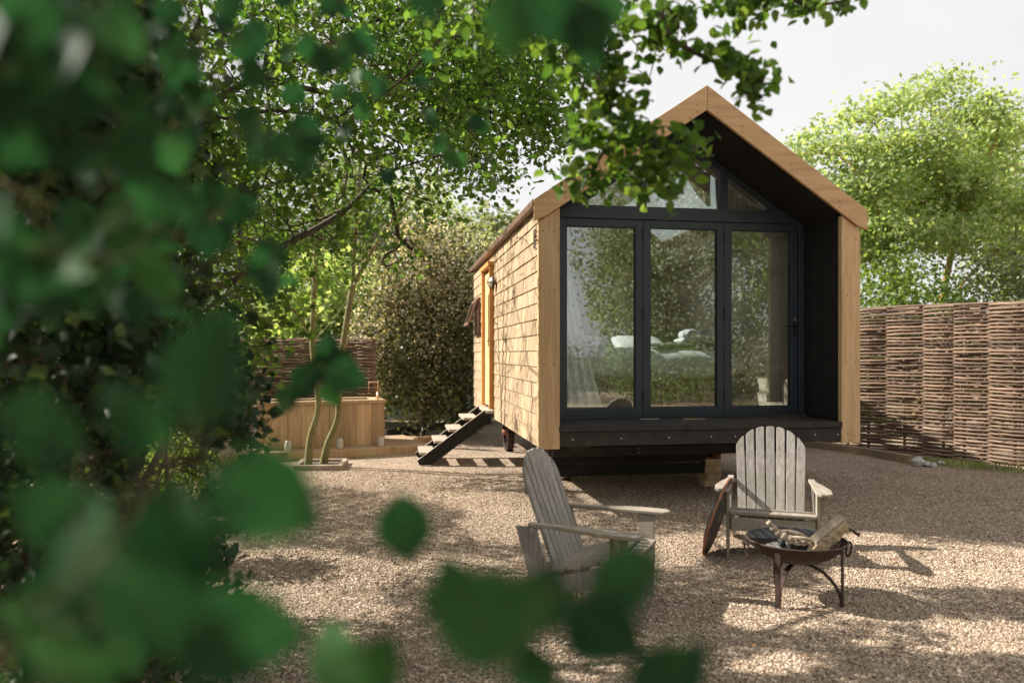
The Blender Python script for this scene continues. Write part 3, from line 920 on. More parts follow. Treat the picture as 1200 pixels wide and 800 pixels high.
# split log, wedge with a bark side
lg = empty('split_log', (1.69+.165, 4.42-.06, .375))
lg.scale = (.93, .93, .93)
tag(lg, 'chunky split firewood log resting on the right rim of the fire pit', 'log')
Ml = Matrix.Rotation(R(24), 4, 'Z') @ Matrix.Rotation(R(-27), 4, 'Y')
w_ = MB(); w_.M = Ml
ring = []
nseg = 9
for i in range(nseg):
    x = -.15+.30*i/(nseg-1); tw = .06*i
    prof_ = [(-.045, -.035), (.0, -.052), (.046, -.030), (.055, .020), (.010, .052), (-.030, .030)]
    for j, (y, z) in enumerate(prof_):
        jt = .006*math.sin(i*2.1+j*3.3)
        k = 1 if i > 0 else .55
        ring.append((x+.01*math.sin(j*2), k*(y*math.cos(tw)-z*math.sin(tw))+jt, k*(y*math.sin(tw)+z*math.cos(tw))+jt))
fs = [(i*6+j, i*6+(j+1) % 6, (i+1)*6+(j+1) % 6, (i+1)*6+j) for i in range(nseg-1) for j in range(6)]
fs += [tuple(range(6)), tuple(range((nseg-1)*6+5, (nseg-1)*6-1, -1))]
w_.add(ring, fs).build('timber', M['log'], lg, .003)
b_ = MB(); b_.M = Ml @ Matrix.Translation((0, 0, .0))
for (y0, z0_, y1, z1_, dx) in ((-.030, .036, .012, .058, 0), (.014, .058, .058, .026, .01)):
    b_.add([(-.13+dx, y0, z0_), (.152, y0, z0_), (.152, y1, z1_), (-.12+dx, y1, z1_), (-.12, y0-.002, z0_+.010), (.15, y0-.002, z0_+.011), (.15, y1, z1_+.010), (-.11, y1, z1_+.008)],
           [(0,3,2,1),(4,5,6,7),(0,1,5,4),(1,2,6,5),(2,3,7,6),(3,0,4,7)])
b_.build('bark', M['driftwood'], lg, .002)
o = MB().tube(smooth_path([(.13, .06, .03), (.19, .08, .02), (.225, .085, -.004), (.235, .085, -.008)], 3), [.010]*9+[.017], 8).build('branch_stub', M['bark'], lg, smooth=True)

dw = empty('driftwood_branch', (1.69-.03, 4.42-.05, .35))
tag(dw, 'twisted grey driftwood branch lying in the left of the fire pit', 'log')
pth = smooth_path([(-.145, .03, .105), (-.10, .02, .055), (-.05, .0, .018), (.02, -.02, -.004), (.09, -.035, -.005), (.15, -.06, -.018)], 6)
rr = [(.008+.015*math.sin(math.pi*min(1, (i+2)/(len(pth)*.9)))**.8 + .004*math.sin(i*1.9)) for i in range(len(pth))]
MB().tube(pth, rr, 9).build('stem', M['driftwood'], dw, smooth=True)
pth = smooth_path([(-.07, .03, .045), (-.01, .045, .04), (.05, .02, .03), (.11, .0, .0)], 5)
MB().tube(pth, [.005+.009*math.sin(math.pi*i/len(pth)+.3) for i in range(len(pth))], 8).build('stem', M['driftwood'], dw, smooth=True)
pth = smooth_path([(-.02, -.03, .03), (.03, -.05, .025), (.10, -.05, .01), (.14, -.03, -.01)], 5)
MB().tube(pth, [.004+.008*math.sin(math.pi*i/len(pth)+.3) for i in range(len(pth))], 8).build('stem', M['driftwood'], dw, smooth=True)

# leaning lid
lid = empty('leaning_iron_disc', (1.395, 5.36, 0))
tag(lid, 'round iron disc with rusty rim leaning against the pale chair', 'iron disc')
Mlid = Matrix.Rotation(R(-26), 4, 'Z') @ Matrix.Rotation(R(90+17), 4, 'Y') @ Matrix.Translation((-.295, 0, 0))
m1 = MB(); m1.M = Mlid
m1.lathe([(0, -.045), (.12, -.042), (.22, -.025), (.285, .0), (.283, .008), (.22, -.017), (.12, -.034), (0, -.037)], 40)
m1.build('plate', M['char'], lid, smooth=True)
m2 = MB(); m2.M = Mlid
m2.tube([(.288*math.cos(t), .288*math.sin(t), .003) for t in np.linspace(0, 2*math.pi, 41)], .009, 8, False)
m2.build('rim', M['rust'], lid, smooth=True)

# ------------------------------------------------------------------ woven hurdle fences
def hurdle(name, path, H, bay, label, z_base=0.02, pitch=.0245, amp=.056, rad=.0152, seed=1, group='woven hazel hurdle fences'):
    r2 = np.random.default_rng(seed)
    pts = np.array(path, float)
    seg = np.linalg.norm(np.diff(pts[:, :2], axis=0), axis=1); cum = np.r_[0, np.cumsum(seg)]
    Ltot = cum[-1]
    org = np.array([pts[0][0], pts[0][1], 0.0])
    def at(t):
        t = np.clip(t, 0, Ltot)
        x = np.interp(t, cum, pts[:, 0]); y = np.interp(t, cum, pts[:, 1])
        x2 = np.interp(np.clip(t+.05, 0, Ltot), cum, pts[:, 0]) - np.interp(np.clip(t-.05, 0, Ltot), cum, pts[:, 0])
        y2 = np.interp(np.clip(t+.05, 0, Ltot), cum, pts[:, 1]) - np.interp(np.clip(t-.05, 0, Ltot), cum, pts[:, 1])
        l = math.hypot(x2, y2)+1e-9
        return np.array([x, y]), np.array([y2/l, -x2/l])
    fe = empty(name, tuple(org)); tag(fe, label, 'fence', group)
    nb = int(Ltot/bay)+1
    SK = np.array([k*bay+.22*bay*math.sin(k*2.37+seed) for k in range(-1, nb+3)])
    phs = np.arange(-1, nb+3, dtype=float)
    for k in range(nb+1):
        p, n_ = at(SK[k+1])
        x, y = p-org[:2]
        hh = H-.03+r2.random()*.05
        MB().tube([(x, y, 0), (x+r2.normal()*.008, y, hh*.5), (x+r2.normal()*.01, y, hh)], [.021, .020, .016], 7).build('upright_stake', M['sail'], fe, smooth=True)
    rows = int(H/pitch)
    for i in range(rows):
        z = z_base + i*pitch
        n = int(Ltot/(bay/5))
        ph = i*math.pi
        P_, Rr = [], []
        w1, w2 = r2.random(2)*6.28
        rb = rad*(.80+.36*r2.random())
        am = amp*(.9+.35*r2.random())
        t0 = -r2.random()*.06; t1 = Ltot+r2.random()*.05
        for s in range(n+1):
            t = t0+(t1-t0)*s/n
            p, n_ = at(t)
            if t > Ltot: p = p+(p-at(Ltot-.1)[0])/.1*(t-Ltot)
            o_ = am*math.cos(math.pi*float(np.interp(t, SK, phs))+ph)*(1+.25*math.sin(t*3.1+w1))
            p = p + n_*o_
            wz = .004*math.sin(t*1.9+w1)+.003*math.sin(t*5.3+w2)+.002*r2.normal()+.05*math.sin(t*.55+.6)*(i/rows)
            P_.append((p[0]-org[0], p[1]-org[1], z+wz))
            Rr.append(rb*(.85+.3*((math.sin(t*2.3+w2)+1)/2)))
        MB().tube(P_, Rr, 6).build('rod', M['rod'], fe, smooth=True)
    # broken ends poking out
    tw = MB()
    for k in range(int(Ltot*14)):
        t = r2.random()*Ltot; z = r2.random()*H; p, n_ = at(t)
        s = 1 if r2.random() < .8 else -1
        x, y = p-org[:2]+n_*s*.03
        dx = (at(t+.1)[0]-at(t)[0])*(1 if r2.random() < .5 else -1)
        tw.tube([(x, y, z), (x+dx[0]*.8+n_[0]*s*.03, y+dx[1]*.8+n_[1]*s*.03, z+r2.normal()*.02)], [.008, .005], 5)
    o = tw.build('twig_ends', M['rod'], fe); o['kind'] = 'stuff'
    return fe
hurdle('hurdle_fence', smooth_path([(4.2, 11.7), (5.0, 11.35), (5.6, 10.85), (6.2, 10.0), (6.62, 9.35), (7.3, 8.4), (8.3, 7.0)], 6), 2.10, .45,
       'tall woven hazel hurdle fence right of the hut', seed=3)
hurdle('hurdle_fence', smooth_path([(-5.6, 11.8), (-4.3, 11.95), (-3.2, 11.9), (-2.15, 11.6)], 5), 1.66, .42,
       'woven hurdle fence behind the timber bath', seed=4)
hurdle('hurdle_fence', smooth_path([(-3.6, 5.2), (-3.75, 7.6), (-4.2, 9.6), (-5.4, 11.4)], 5), 1.15, .42,
       'low woven hurdle fence half hidden in the dark hedge', seed=6)

# ------------------------------------------------------------------ bath, platform, taps
A = R(23.4)
bx, by = -1.87, 10.90
bath = empty('timber_bath', (bx, by, .12), A)
tag(bath, 'outdoor bath boxed in upright pale timber planks on a low platform', 'bath')
pw_ = .205
k = 0; x = 0
while x > -1.72:
    w_ = pw_*random.uniform(.88, 1.1)
    MB().box((x-w_+.004, 0, 0), (x, .022, .60)).build('plank', M['tub_wood'], bath, .003)
    x -= w_
xe = x
for k in range(4):
    MB().box((-.022, .024+k*.19, 0), (0, .024+k*.19+.186, .60)).build('plank', M['tub_wood'], bath, .003)
MB().box((xe, .024, 0), (-.024, .78, .56)).build('bath_body', M['chassis'], bath)
MB().box((xe-.02, -.022, .602), (.022, .13, .655)).build('rim_board', M['tub_wood'], bath, .006)
MB().box((xe-.02, .66, .602), (.022, .80, .655)).build('rim_board', M['tub_wood'], bath, .006)
MB().box((-.11, .132, .602), (.022, .658, .655)).build('rim_board', M['tub_wood'], bath, .006)
MB().box((xe-.02, .132, .602), (xe+.10, .658, .655)).build('rim_board', M['tub_wood'], bath, .006)
tap = empty('bath_tap', tuple((Matrix.Translation((bx, by, .12)) @ Matrix.Rotation(A, 4, 'Z')) @ Vector((-.09, .06, .655))), A)
tag(tap, 'square swan neck copper tap standing on the bath rim', 'tap')
MB().lathe([(0, 0), (.022, 0), (.022, .02), (.016, .03), (.016, .10), (0, .105)], 14).build('tap_base', M['copper'], tap, smooth=True)
MB().tube([(0, 0, .1), (0, 0, .24), (-.012, 0, .256), (-.12, 0, .256), (-.134, 0, .24), (-.134, 0, .15)], .009, 8).build('spout', M['copper'], tap, smooth=True)
MB().tube([(.0, 0, .11), (.035, 0, .13)], .006, 6).build('lever', M['copper'], tap)

pf = empty('bath_platform', (-1.2, 10.82, 0), A)
tag(pf, 'low timber platform of boards under the outdoor bath', 'platform')
MB().box((-2.9, -.0, 0), (0, .03, .118)).build('riser_board', M['tub_wood'], pf, .004)
MB().box((-.03, .032, 0), (0, 1.5, .118)).build('riser_board', M['tub_wood'], pf, .004)
for k in range(6):
    MB().box((-2.9, .034+k*.24, .085), (-.034, .034+k*.24+.235, .1165)).build('deck_board', M['sleeper'], pf, .003)
# candle jars on the platform
Mp = Matrix.Translation((-1.2, 10.82, 0)) @ Matrix.Rotation(A, 4, 'Z')
for i, (px, lab) in enumerate(((-.70, 'right glass candle jar on the platform before the bath'), (-1.28, 'middle glass candle jar on the platform before the bath'), (-1.98, 'left glass candle jar beside the slender trunks'))):
    j = empty('candle_jar', tuple(Mp @ Vector((px, .08, .118))))
    tag(j, lab, 'candle jar', 'candle jars on the bath platform')
    MB().lathe([(.0, .002), (.042, .0), (.045, .02), (.045, .11), (.034, .13), (.034, .145), (.030, .145), (.030, .13), (.041, .108), (.041, .02), (0, .006)], 18).build('jar', M['jar'], j, smooth=True)
    MB().lathe([(0, .01), (.036, .01), (.036, .075), (0, .078)], 14).build('candle', M['candle'], j, smooth=True)

# edging timbers
def edging(name, pts, h, w, m_, label, log=False):
    p0 = np.array(pts[0], float)
    o = empty(name, (p0[0], p0[1], 0)); tag(o, label, 'edging')
    for a, c in zip(pts[:-1], pts[1:]):
        a = np.array(a, float)-p0; c = np.array(c, float)-p0
        d = c-a; l = np.linalg.norm(d); an = math.atan2(d[1], d[0])
        b_ = MB()
        b_.M = Matrix.Translation((a[0], a[1], 0)) @ Matrix.Rotation(an, 4, 'Z')
        if log: b_.tube([(0, 0, h*.45), (l*.5, .01, h*.47), (l, 0, h*.45)], [h*.5, h*.52, h*.47], 10)
        else: b_.box((0, -w/2, -.01), (l-.005, w/2, h))
        b_.build('edging_board', m_, o, .006, smooth=False)
    return o
edging('timber_edging', [G(945, 524)[:2], G(1010, 533)[:2], G(1068, 543)[:2]], .11, .09, M['sleeper'], 'low timber edging between gravel and fence right of the hut')
edging('timber_edging', [G(940, 523)[:2]+[0, .02], (2.6, 12.9), (.2, 12.6)], .11, .09, M['chassis'], 'dark edging timber running behind under the hut')
edging('timber_edging', [G(452, 512)[:2], G(505, 504)[:2], G(575, 497)[:2]], .13, .07, M['chassis'], 'dark edging board in front of the big blossoming shrub')
edging('timber_edging', [G(455, 523)[:2], G(520, 516)[:2]], .10, .08, M['tub_wood'], 'pale edging timber between the bath and the steps')
# flints
for i, (x, y, s, lab) in enumerate(((1076, 545, .085, 'largest pale flint stone at the end of the log edging'), (1087, 546, .05, 'small pale flint beside the larger one'), (1094, 547, .045, 'small rounded flint near the grass by the fence'), (1103, 545, .05, 'small rounded flint closest to the grass'))):
    p = G(x, y)
    import bmesh
    bm = bmesh.new(); bmesh.ops.create_icosphere(bm, subdivisions=3, radius=s)
    for v in bm.verts:
        n_ = math.sin(v.co.x*60+i)*math.cos(v.co.y*50)*.12+math.sin(v.co.z*90+i*2)*.08
        v.co *= 1+n_; v.co.z *= .75
    me = bpy.data.meshes.new('flint'); bm.to_mesh(me); bm.free(); me.materials.append(M['flint']); me.shade_smooth()
    o = link('flint_stone', me); o.location = (p[0], p[1], s*.5); tag(o, lab, 'stone', 'flints by the fence')

# planter edging round the slender tree
pe = empty('planter_edging', (-2.42, 9.42, 0), R(6))
tag(pe, 'small square stone edging round the slender double trunk', 'edging')
for (a, c) in (((-.30, -.30), (.30, -.24)), ((-.30, .24), (.30, .30)), ((-.30, -.238), (-.24, .238)), ((.24, -.238), (.30, .238))):
    MB().box((a[0], a[1], -.02), (c[0], c[1], .075)).build('edging_board', M['brick_edge'], pe, .006)
MB().box((-.238, -.238, -.02), (.238, .238, .045)).build('soil', M['soil'], pe)

# ------------------------------------------------------------------ vegetation
LEAF4 = (np.array([(0, 0, 0), (.30, .45, .06), (0, 1, -.03), (-.30, .45, .06)]), np.array([(0, 1, 2), (0, 2, 3)]))
LEAFW = (np.array([(0, 0, 0), (.44, .42, .10), (0, 1, -.04), (-.44, .42, .10)]), np.array([(0, 1, 2), (0, 2, 3)]))
LEAF6 = (np.array([(0, 0, 0), (.27, .22, .05), (.36, .52, .07), (0, 1, -.05), (-.36, .52, .07), (-.27, .22, .05)]), np.array([(0, 1, 2), (0, 2, 3), (0, 3, 4), (0, 4, 5)]))
lv = [(0, 0, 0), (0, .35, -.02), (0, .7, -.03), (0, 1.0, -.10), (.24, .16, .04), (.38, .42, .07), (.26, .74, .03), (-.24, .16, .04), (-.38, .42, .07), (-.26, .74, .03)]
lf = [(0, 4, 1), (4, 5, 1), (1, 5, 2), (5, 6, 2), (2, 6, 3), (0, 1, 7), (7, 1, 8), (1, 2, 8), (8, 2, 9), (2, 3, 9)]
LEAF10 = (np.array(lv), np.array(lf))

def frames(n, up=.6, r2=rng, normal_bias=None):
    nrm = r2.normal(size=(n, 3)); nrm /= np.linalg.norm(nrm, axis=1, keepdims=True)
    bias = np.array(normal_bias if normal_bias is not None else (0, 0, 1.0))
    nrm = nrm + bias*up; nrm /= np.linalg.norm(nrm, axis=1, keepdims=True)
    t = r2.normal(size=(n, 3)); t[:, 2] -= .5
    t -= nrm*np.sum(t*nrm, axis=1, keepdims=True); t /= np.linalg.norm(t, axis=1, keepdims=True)
    b_ = np.cross(t, nrm)
    return np.stack([b_, t, nrm], axis=2)          # columns x,y,z

def leaves_geo(tmpl, pos, Rm, sc):
    tv, tf = tmpl
    n = len(pos)
    V = np.einsum('nij,kj->nki', Rm, tv)*sc[:, None, None] + pos[:, None, :]
    Fc = tf[None] + (np.arange(n)*len(tv))[:, None, None]
    return V.reshape(-1, 3), Fc.reshape(-1, tf.shape[1])

def grow(seeds, targets, step=.22, rtip=.004, jit=.25, expo=2.3, pathw=.15, rmax=None, droop=0.0, r2=rng, taper=None):
    """seeds: polylines (lists of points) that start at earlier seeds; targets: twig ends. Returns polylines with radii."""
    nodes, par, plen = [], [], []
    def add(p, j):
        nodes.append(np.array(p, float)); par.append(j)
        plen.append(0 if j < 0 else plen[j]+np.linalg.norm(nodes[-1]-nodes[j])); return len(nodes)-1
    for s in seeds:
        s = smooth_path(s, 5) if len(s) > 2 else [np.array(q, float) for q in s]
        if nodes:
            d = np.linalg.norm(np.array(nodes)-s[0], axis=1); j = int(np.argmin(d))
            if d[j] < 1e-3: s = s[1:]
        else: j = -1
        for p in s: j = add(p, j)
    NA = np.zeros((len(nodes)+len(targets)*14, 3)); NA[:len(nodes)] = nodes
    PL = np.zeros(len(NA)); PL[:len(nodes)] = plen
    n = len(nodes)
    PA = list(par)
    T = np.array(targets)
    dmin = np.array([np.min(np.linalg.norm(NA[:n]-t, axis=1)) for t in T])
    T = T[np.argsort(dmin)]
    ends = []
    for t in T:
        d = np.linalg.norm(NA[:n]-t, axis=1)
        j = int(np.argmin(d+pathw*PL[:n]))
        a = NA[j].copy(); dd = d[j]
        k = min(10, max(1, int(dd/step)))
        perp = r2.normal(size=3)*jit*dd*.35
        for q in range(1, k+1):
            f = q/k
            p = a+(t-a)*f + perp*math.sin(math.pi*f) + r2.normal(size=3)*jit*step*.35*(q < k)
            p[2] += droop*math.sin(math.pi*f)*dd
            NA[n] = p; PL[n] = PL[j]+np.linalg.norm(p-NA[j]); PA.append(j); j = n; n += 1
        ends.append(j)
    # pipe model
    w = np.zeros(n); kids = [[] for _ in range(n)]
    for i in range(n):
        if PA[i] >= 0: kids[PA[i]].append(i)
    w[:] = 0
    for i in range(n-1, -1, -1):
        if not kids[i]: w[i] = 1
        if PA[i] >= 0: w[PA[i]] += w[i]
    rad = rtip*np.power(w, 1/expo)
    if rmax: rad = np.minimum(rad, rmax)
    if taper: rad = np.minimum(rad, taper[1]+taper[2]*np.exp(-np.linalg.norm(NA[:n]-taper[0], axis=1)/taper[3]))
    lines = []
    def walk(i0):
        stack = [i0]
        while stack:
            s = stack.pop()
            line = [s] if PA[s] < 0 else [PA[s], s]
            cur = s
            while kids[cur]:
                ks = sorted(kids[cur], key=lambda q: -w[q])
                for o_ in ks[1:]: stack.append(o_)
                cur = ks[0]; line.append(cur)
            rr = [rad[q] for q in line]
            if PA[s] >= 0: rr[0] = rr[1]
            rr[-1] *= .6
            lines.append(([NA[q] for q in line], rr))
    walk(0)
    return lines, NA[:n], np.array([NA[e] for e in ends]), rad

def branch_meshes(lines, org, thick, m_, parent, names=('trunk', 'branches')):
    a, b_ = MB(), MB()
    for pts, rr in lines:
        pts = [p-org for p in pts]
        if rr[0] > thick: a.tube(pts, rr, 9, False)
        else: b_.tube(pts, rr, 5 if rr[0] > .012 else 3, False)
    if a.v: a.build(names[0], m_, parent, smooth=True)
    if b_.v:
        o = b_.build(names[1], m_, parent, smooth=True)
        o['kind'] = 'stuff'

def blobs(spec, r2=rng):
    """spec rows: px, py, rx, ry (photo pixels), Dmin, Dmax, n -> points in space"""
    out = []
    for (cx, cy, rx, ry, d0, d1, n) in spec:
        u = r2.normal(size=(n, 2)); u /= np.linalg.norm(u, axis=1, keepdims=True); u *= np.sqrt(r2.random((n, 1)))
        D = d0+(d1-d0)*r2.random(n)
        for (a, c), d in zip(u, D): out.append(P(cx+a*rx, cy+c*ry, d))
    return np.array(out)

def ball(c, rad, n, r2=rng, shell=.35):
    u = r2.normal(size=(n, 3)); u /= np.linalg.norm(u, axis=1, keepdims=True)
    k = (shell+(1-shell)*r2.random((n, 1)))**.6
    return np.array(c)+u*k*np.array(rad)

# where sun falls through the trees onto the yard: gaps in the foliage along those rays
LIT = [(1120, 664, 150, 24, 1.0), (1010, 648, 75, 22, 1.0), (960, 712, 120, 28, .72), (815, 640, 60, 12, .95), (880, 700, 30, 14, .6), (1100, 745, 110, 22, .55),
       (610, 612, 60, 24, .95), (575, 588, 50, 10, .8), (430, 560, 55, 12, .98), (540, 552, 90, 7, .98), (620, 532, 60, 9, .98), (480, 580, 30, 8, .6), (520, 665, 60, 14, .6),
       (400, 715, 60, 30, .6), (700, 775, 110, 22, .55), (480, 535, 60, 6, .95), (910, 640, 60, 20, .8), (760, 652, 50, 10, .9), (920, 778, 60, 14, .6)]
# small volumes the sun reaches: centre, radius
SUNNY = [((.24+.56*.987-.158*3.3, 6.72+.158*.56+3.3*.987, 3.05), .95), ((-2.42, 5.2, .75), .5), ((-1.6, 12.4, 2.5), 1.2), ((-2.6, 10.5, .5), .8), ((1.95, 5.6, .55), .32)]
SDIR = np.array(SUN)/SUN.z
from mathutils import noise as mnoise
def ground_lit(q):
    y = np.maximum(q[:, 1], .5)
    px = 600+F*q[:, 0]/y; py = HZ+F*CH/y
    pr = np.zeros(len(q))
    for (cx, cy, rx, ry, k) in LIT:
        d = ((px-cx)/rx)**2+((py-cy)/ry)**2
        pr = np.maximum(pr, k*np.clip(2.0-d*1.2, 0, 1))
    return np.where(q[:, 1] > 2.2, pr, 0)
def sun_keep(pos, wall=.93):
    pos = np.asarray(pos)
    q = pos-SDIR*pos[:, 2:3]
    pr = ground_lit(q)
    # the shingled side wall: plane through the hut's left side
    n_ = np.array([-.987, -.158, 0]); p0 = np.array([.24, 6.72, 0])
    t = ((pos-p0) @ n_)/(SDIR @ n_)
    h = pos-SDIR*t[:, None]
    s_ = (h-p0) @ np.array([-.158, .987, 0])
    onw = (t > 0) & (s_ > 0) & (s_ < 5.6) & (h[:, 2] > .5) & (h[:, 2] < 2.9)
    pr = np.where(onw, np.maximum(pr, wall), pr)
    sd = SDIR/np.linalg.norm(SDIR)
    for c_, r_ in SUNNY:
        d1 = pos-np.array(c_); t1 = d1 @ sd; r1 = np.linalg.norm(d1-t1[:, None]*sd, axis=1)
        pr = np.where((r1 < r_) & (t1 > r_), 1.5, pr)
    # dapple: ragged edges and islands
    nz = np.array([mnoise.noise((a*2.6, b_*3.4, 0))+.5*mnoise.noise((a*7, b_*8, 3)) for a, b_ in zip(q[:, 0], q[:, 1])])
    nzw = np.array([mnoise.noise((a*2.2, b_*2.2, 9))+.5*mnoise.noise((a*6, b_*5, 13)) for a, b_ in zip(s_, h[:, 2])])
    nz = np.where(onw, nzw, nz)
    return (pr + nz*.75*(pr > .02)) < .5
def cluster(ends, k, spread, r2=rng):
    c = np.repeat(ends, k, axis=0)+r2.normal(size=(len(ends)*k, 3))*spread
    return c[sun_keep(c)] if c[:, 1].max() > 1.5 else c

# ---- 1. canopy tree on the left, its long boughs reach over the yard
def canopy_tree():
    org = np.array([-2.75, 3.6, 0.0])
    t = empty('canopy_tree', tuple(org)); tag(t, 'big leafy tree on the left whose boughs hang over the hut roof', 'tree')
    crotch = np.array([-2.35, 3.75, 1.35])
    seeds = [
        [org, (-2.7, 3.62, .6), crotch],
        [crotch, P(120, 330, 4.0), P(255, 335, 4.1), P(330, 290, 4.4), P(400, 250, 4.9), P(440, 210, 5.3)],
        [crotch, P(90, 250, 3.8), P(190, 160, 3.9), P(300, 90, 4.2), P(370, 60, 4.5), P(450, 20, 4.9), P(560, -30, 5.2)],
        [P(300, 90, 4.2), P(390, 110, 4.5), P(470, 112, 4.8), P(560, 128, 5.0), P(640, 150, 5.1)],
        [crotch, P(60, 420, 3.0), P(150, 425, 3.0), P(215, 380, 3.3), P(290, 330, 3.7)],
        [crotch, P(0, 120, 3.2), P(100, -40, 3.1), P(260, -120, 2.9), P(430, -120, 2.8), P(560, -70, 2.7), P(650, 0, 2.6), P(700, 90, 2.5), P(722, 150, 2.5), P(770, 172, 2.5), P(815, 165, 2.5)],
        [P(560, -70, 2.7), P(680, -90, 2.6), P(765, -25, 2.6), P(783, 40, 2.55), P(850, 78, 2.55), P(893, 95, 2.55)],
        [P(680, -90, 2.6), P(800, -60, 2.7), P(900, -10, 2.7), P(960, 5, 2.7), P(1010, -5, 2.75)],
        [P(722, 150, 2.5), P(700, 190, 2.55), P(690, 215, 2.6)],
    ]
    fine = blobs([
        (420, 60, 170, 110, 4.0, 7.0, 330), (560, 60, 120, 90, 4.4, 7.0, 230), (330, 180, 150, 110, 3.8, 6.5, 240),
        (480, 170, 120, 70, 4.6, 7.5, 200), (590, 130, 65, 60, 4.6, 6.2, 90), (430, 270, 110, 55, 5.0, 8.0, 110),
        (200, 120, 170, 160, 3.2, 5.5, 260), (100, 330, 190, 110, 2.9, 4.6, 160), (300, -90, 420, 70, 3.5, 8.0, 240), (650, -60, 100, 60, 4.5, 6.5, 40),
        (280, 370, 60, 70, 3.6, 5.0, 60), (545, 215, 45, 20, 5, 7, 26), (640, 150, 40, 28, 4.8, 5.4, 30), (610, 60, 60, 55, 4.5, 6.0, 60)])
    near = blobs([
        (655, 20, 60, 40, 2.3, 2.9, 24), (700, 55, 40, 60, 2.3, 2.8, 22), (735, 10, 45, 30, 2.3, 2.8, 10), (722, 125, 26, 60, 2.35, 2.7, 22), (745, 175, 48, 26, 2.35, 2.65, 20), (765, 60, 30, 30, 2.5, 2.8, 6),
        (800, 175, 32, 20, 2.4, 2.6, 10), (685, 212, 24, 18, 2.5, 2.7, 8), (665, 150, 30, 30, 2.4, 2.9, 8), (760, 215, 28, 14, 2.4, 2.6, 7),
        (855, 75, 24, 16, 2.5, 2.65, 7), (888, 100, 16, 20, 2.5, 2.6, 8), (780, 30, 26, 28, 2.45, 2.7, 10),
        (845, 5, 70, 22, 2.55, 2.8, 16), (905, 0, 60, 24, 2.6, 2.8, 14), (965, -2, 36, 12, 2.65, 2.8, 7), (690, -50, 120, 30, 2.4, 2.9, 12), (900, -70, 120, 30, 2.5, 2.9, 10),
        (560, 20, 60, 40, 2.6, 3.4, 16), (840, 60, 20, 20, 2.5, 2.6, 4)])
    over = np.column_stack([rng.uniform(-5.4, -2.3, 600), rng.uniform(3.4, 8.8, 600), rng.uniform(1.9, 4.4, 600)])  # extra foliage added up-sun to cast shade on the yard
    over2 = np.column_stack([rng.uniform(-2.6, -.2, 240), rng.uniform(4.3, 7.6, 240), rng.uniform(3.0, 4.6, 240)])
    # extra leafy twigs added along sun rays to cast the yard's shade
    gq = np.column_stack([rng.uniform(-3.0, 4.0, 9000), rng.uniform(2.6, 8.0, 9000), np.zeros(9000)])
    gq = gq[ground_lit(gq) < .3]
    zz = rng.uniform(2.3, 4.3, len(gq)); sh_ = gq+SDIR*zz[:, None]
    sx_ = 600+F*sh_[:, 0]/sh_[:, 1]; sy_ = HZ-F*(sh_[:, 2]-CH)/sh_[:, 1]
    okk = ((sx_ < 610) & (sy_ < 215) | (sx_ < 330) & (sy_ < 330) | (sx_ < 100)) & (sh_[:, 1] > 2.8)
    sh_ = sh_[okk][:2100]; pass
    fine = np.vstack([fine, over, over2, sh_])
    fine = fine[sun_keep(fine, .3)]
    lines, NA, ends, rad = grow(seeds, np.vstack([fine, near]), step=.16, rtip=.0036, jit=.42, expo=2.5, pathw=.08, rmax=.07, taper=(crotch, .009, .065, 1.1))
    branch_meshes(lines, org, .030, M['bark'], t)
    # leaves: fine crown
    nearmask = (ends[:, 1] < 3.0) & (ends[:, 0] > -.35)
    fe_, ne_ = ends[~nearmask], ends[nearmask]
    # twig nodes carry leaves too
    tw = NA[(rad < .0062) & ~((NA[:, 1] < 3.05) & (NA[:, 0] > -.35))]
    pos = np.vstack([cluster(fe_, 15, .11), cluster(tw, 3, .06)])
    dark = np.array([-1.2, .42, 1.0])
    Rm = frames(len(pos), .7)
    V, Fc = leaves_geo(LEAF6, pos-org, Rm, rng.uniform(.032, .058, len(pos)))
    o = link('crown', np_mesh('crown', V, Fc, M['leaf_canopy']), t); o['kind'] = 'stuff'
    # near sprays: leaves attached along twigs
    twn = NA[(rad < .008) & (NA[:, 1] < 3.05) & (NA[:, 0] > -.35)]
    pos = np.vstack([cluster(ne_, 6, .032), cluster(twn, 2, .022)])
    pos = pos[rng.permutation(len(pos))]
    Rm = frames(len(pos), .75); sc = rng.uniform(.032, .058, len(pos))
    px = 600+F*pos[:, 0]/pos[:, 1]; py = HZ-F*(pos[:, 2]-CH)/pos[:, 1]
    vis = (px > 560) & (px < 1190) & (py > 0) & (py < 300)
    idx = np.concatenate([np.where(vis)[0], np.where(~vis)[0]])
    pos, Rm, sc = pos[idx], Rm[idx], sc[idx]
    tv, tf = LEAF10
    bases = []
    for q in range(5):
        v2 = tv.copy(); v2[:, 2] += .10*(q-2)*tv[:, 1]**2; v2[:, 0] *= (.92+.06*q)
        bases.append(np_mesh('leaf', v2, tf, M['leaf_canopy'], True))
    for i in range(min(298, len(pos))):
        o = link('leaf', bases[i % 5], t)
        mw = Matrix([list(Rm[i][r]) + [pos[i][r]-org[r]] for r in range(3)] + [[0, 0, 0, 1]])
        o.matrix_basis = mw @ Matrix.Scale(sc[i], 4)
    V, Fc = leaves_geo(LEAF10, pos[298:]-org, Rm[298:], sc[298:])
    o = link('spray_leaves', np_mesh('spray_leaves', V, Fc, M['leaf_canopy'], True), t); o['kind'] = 'stuff'
canopy_tree()

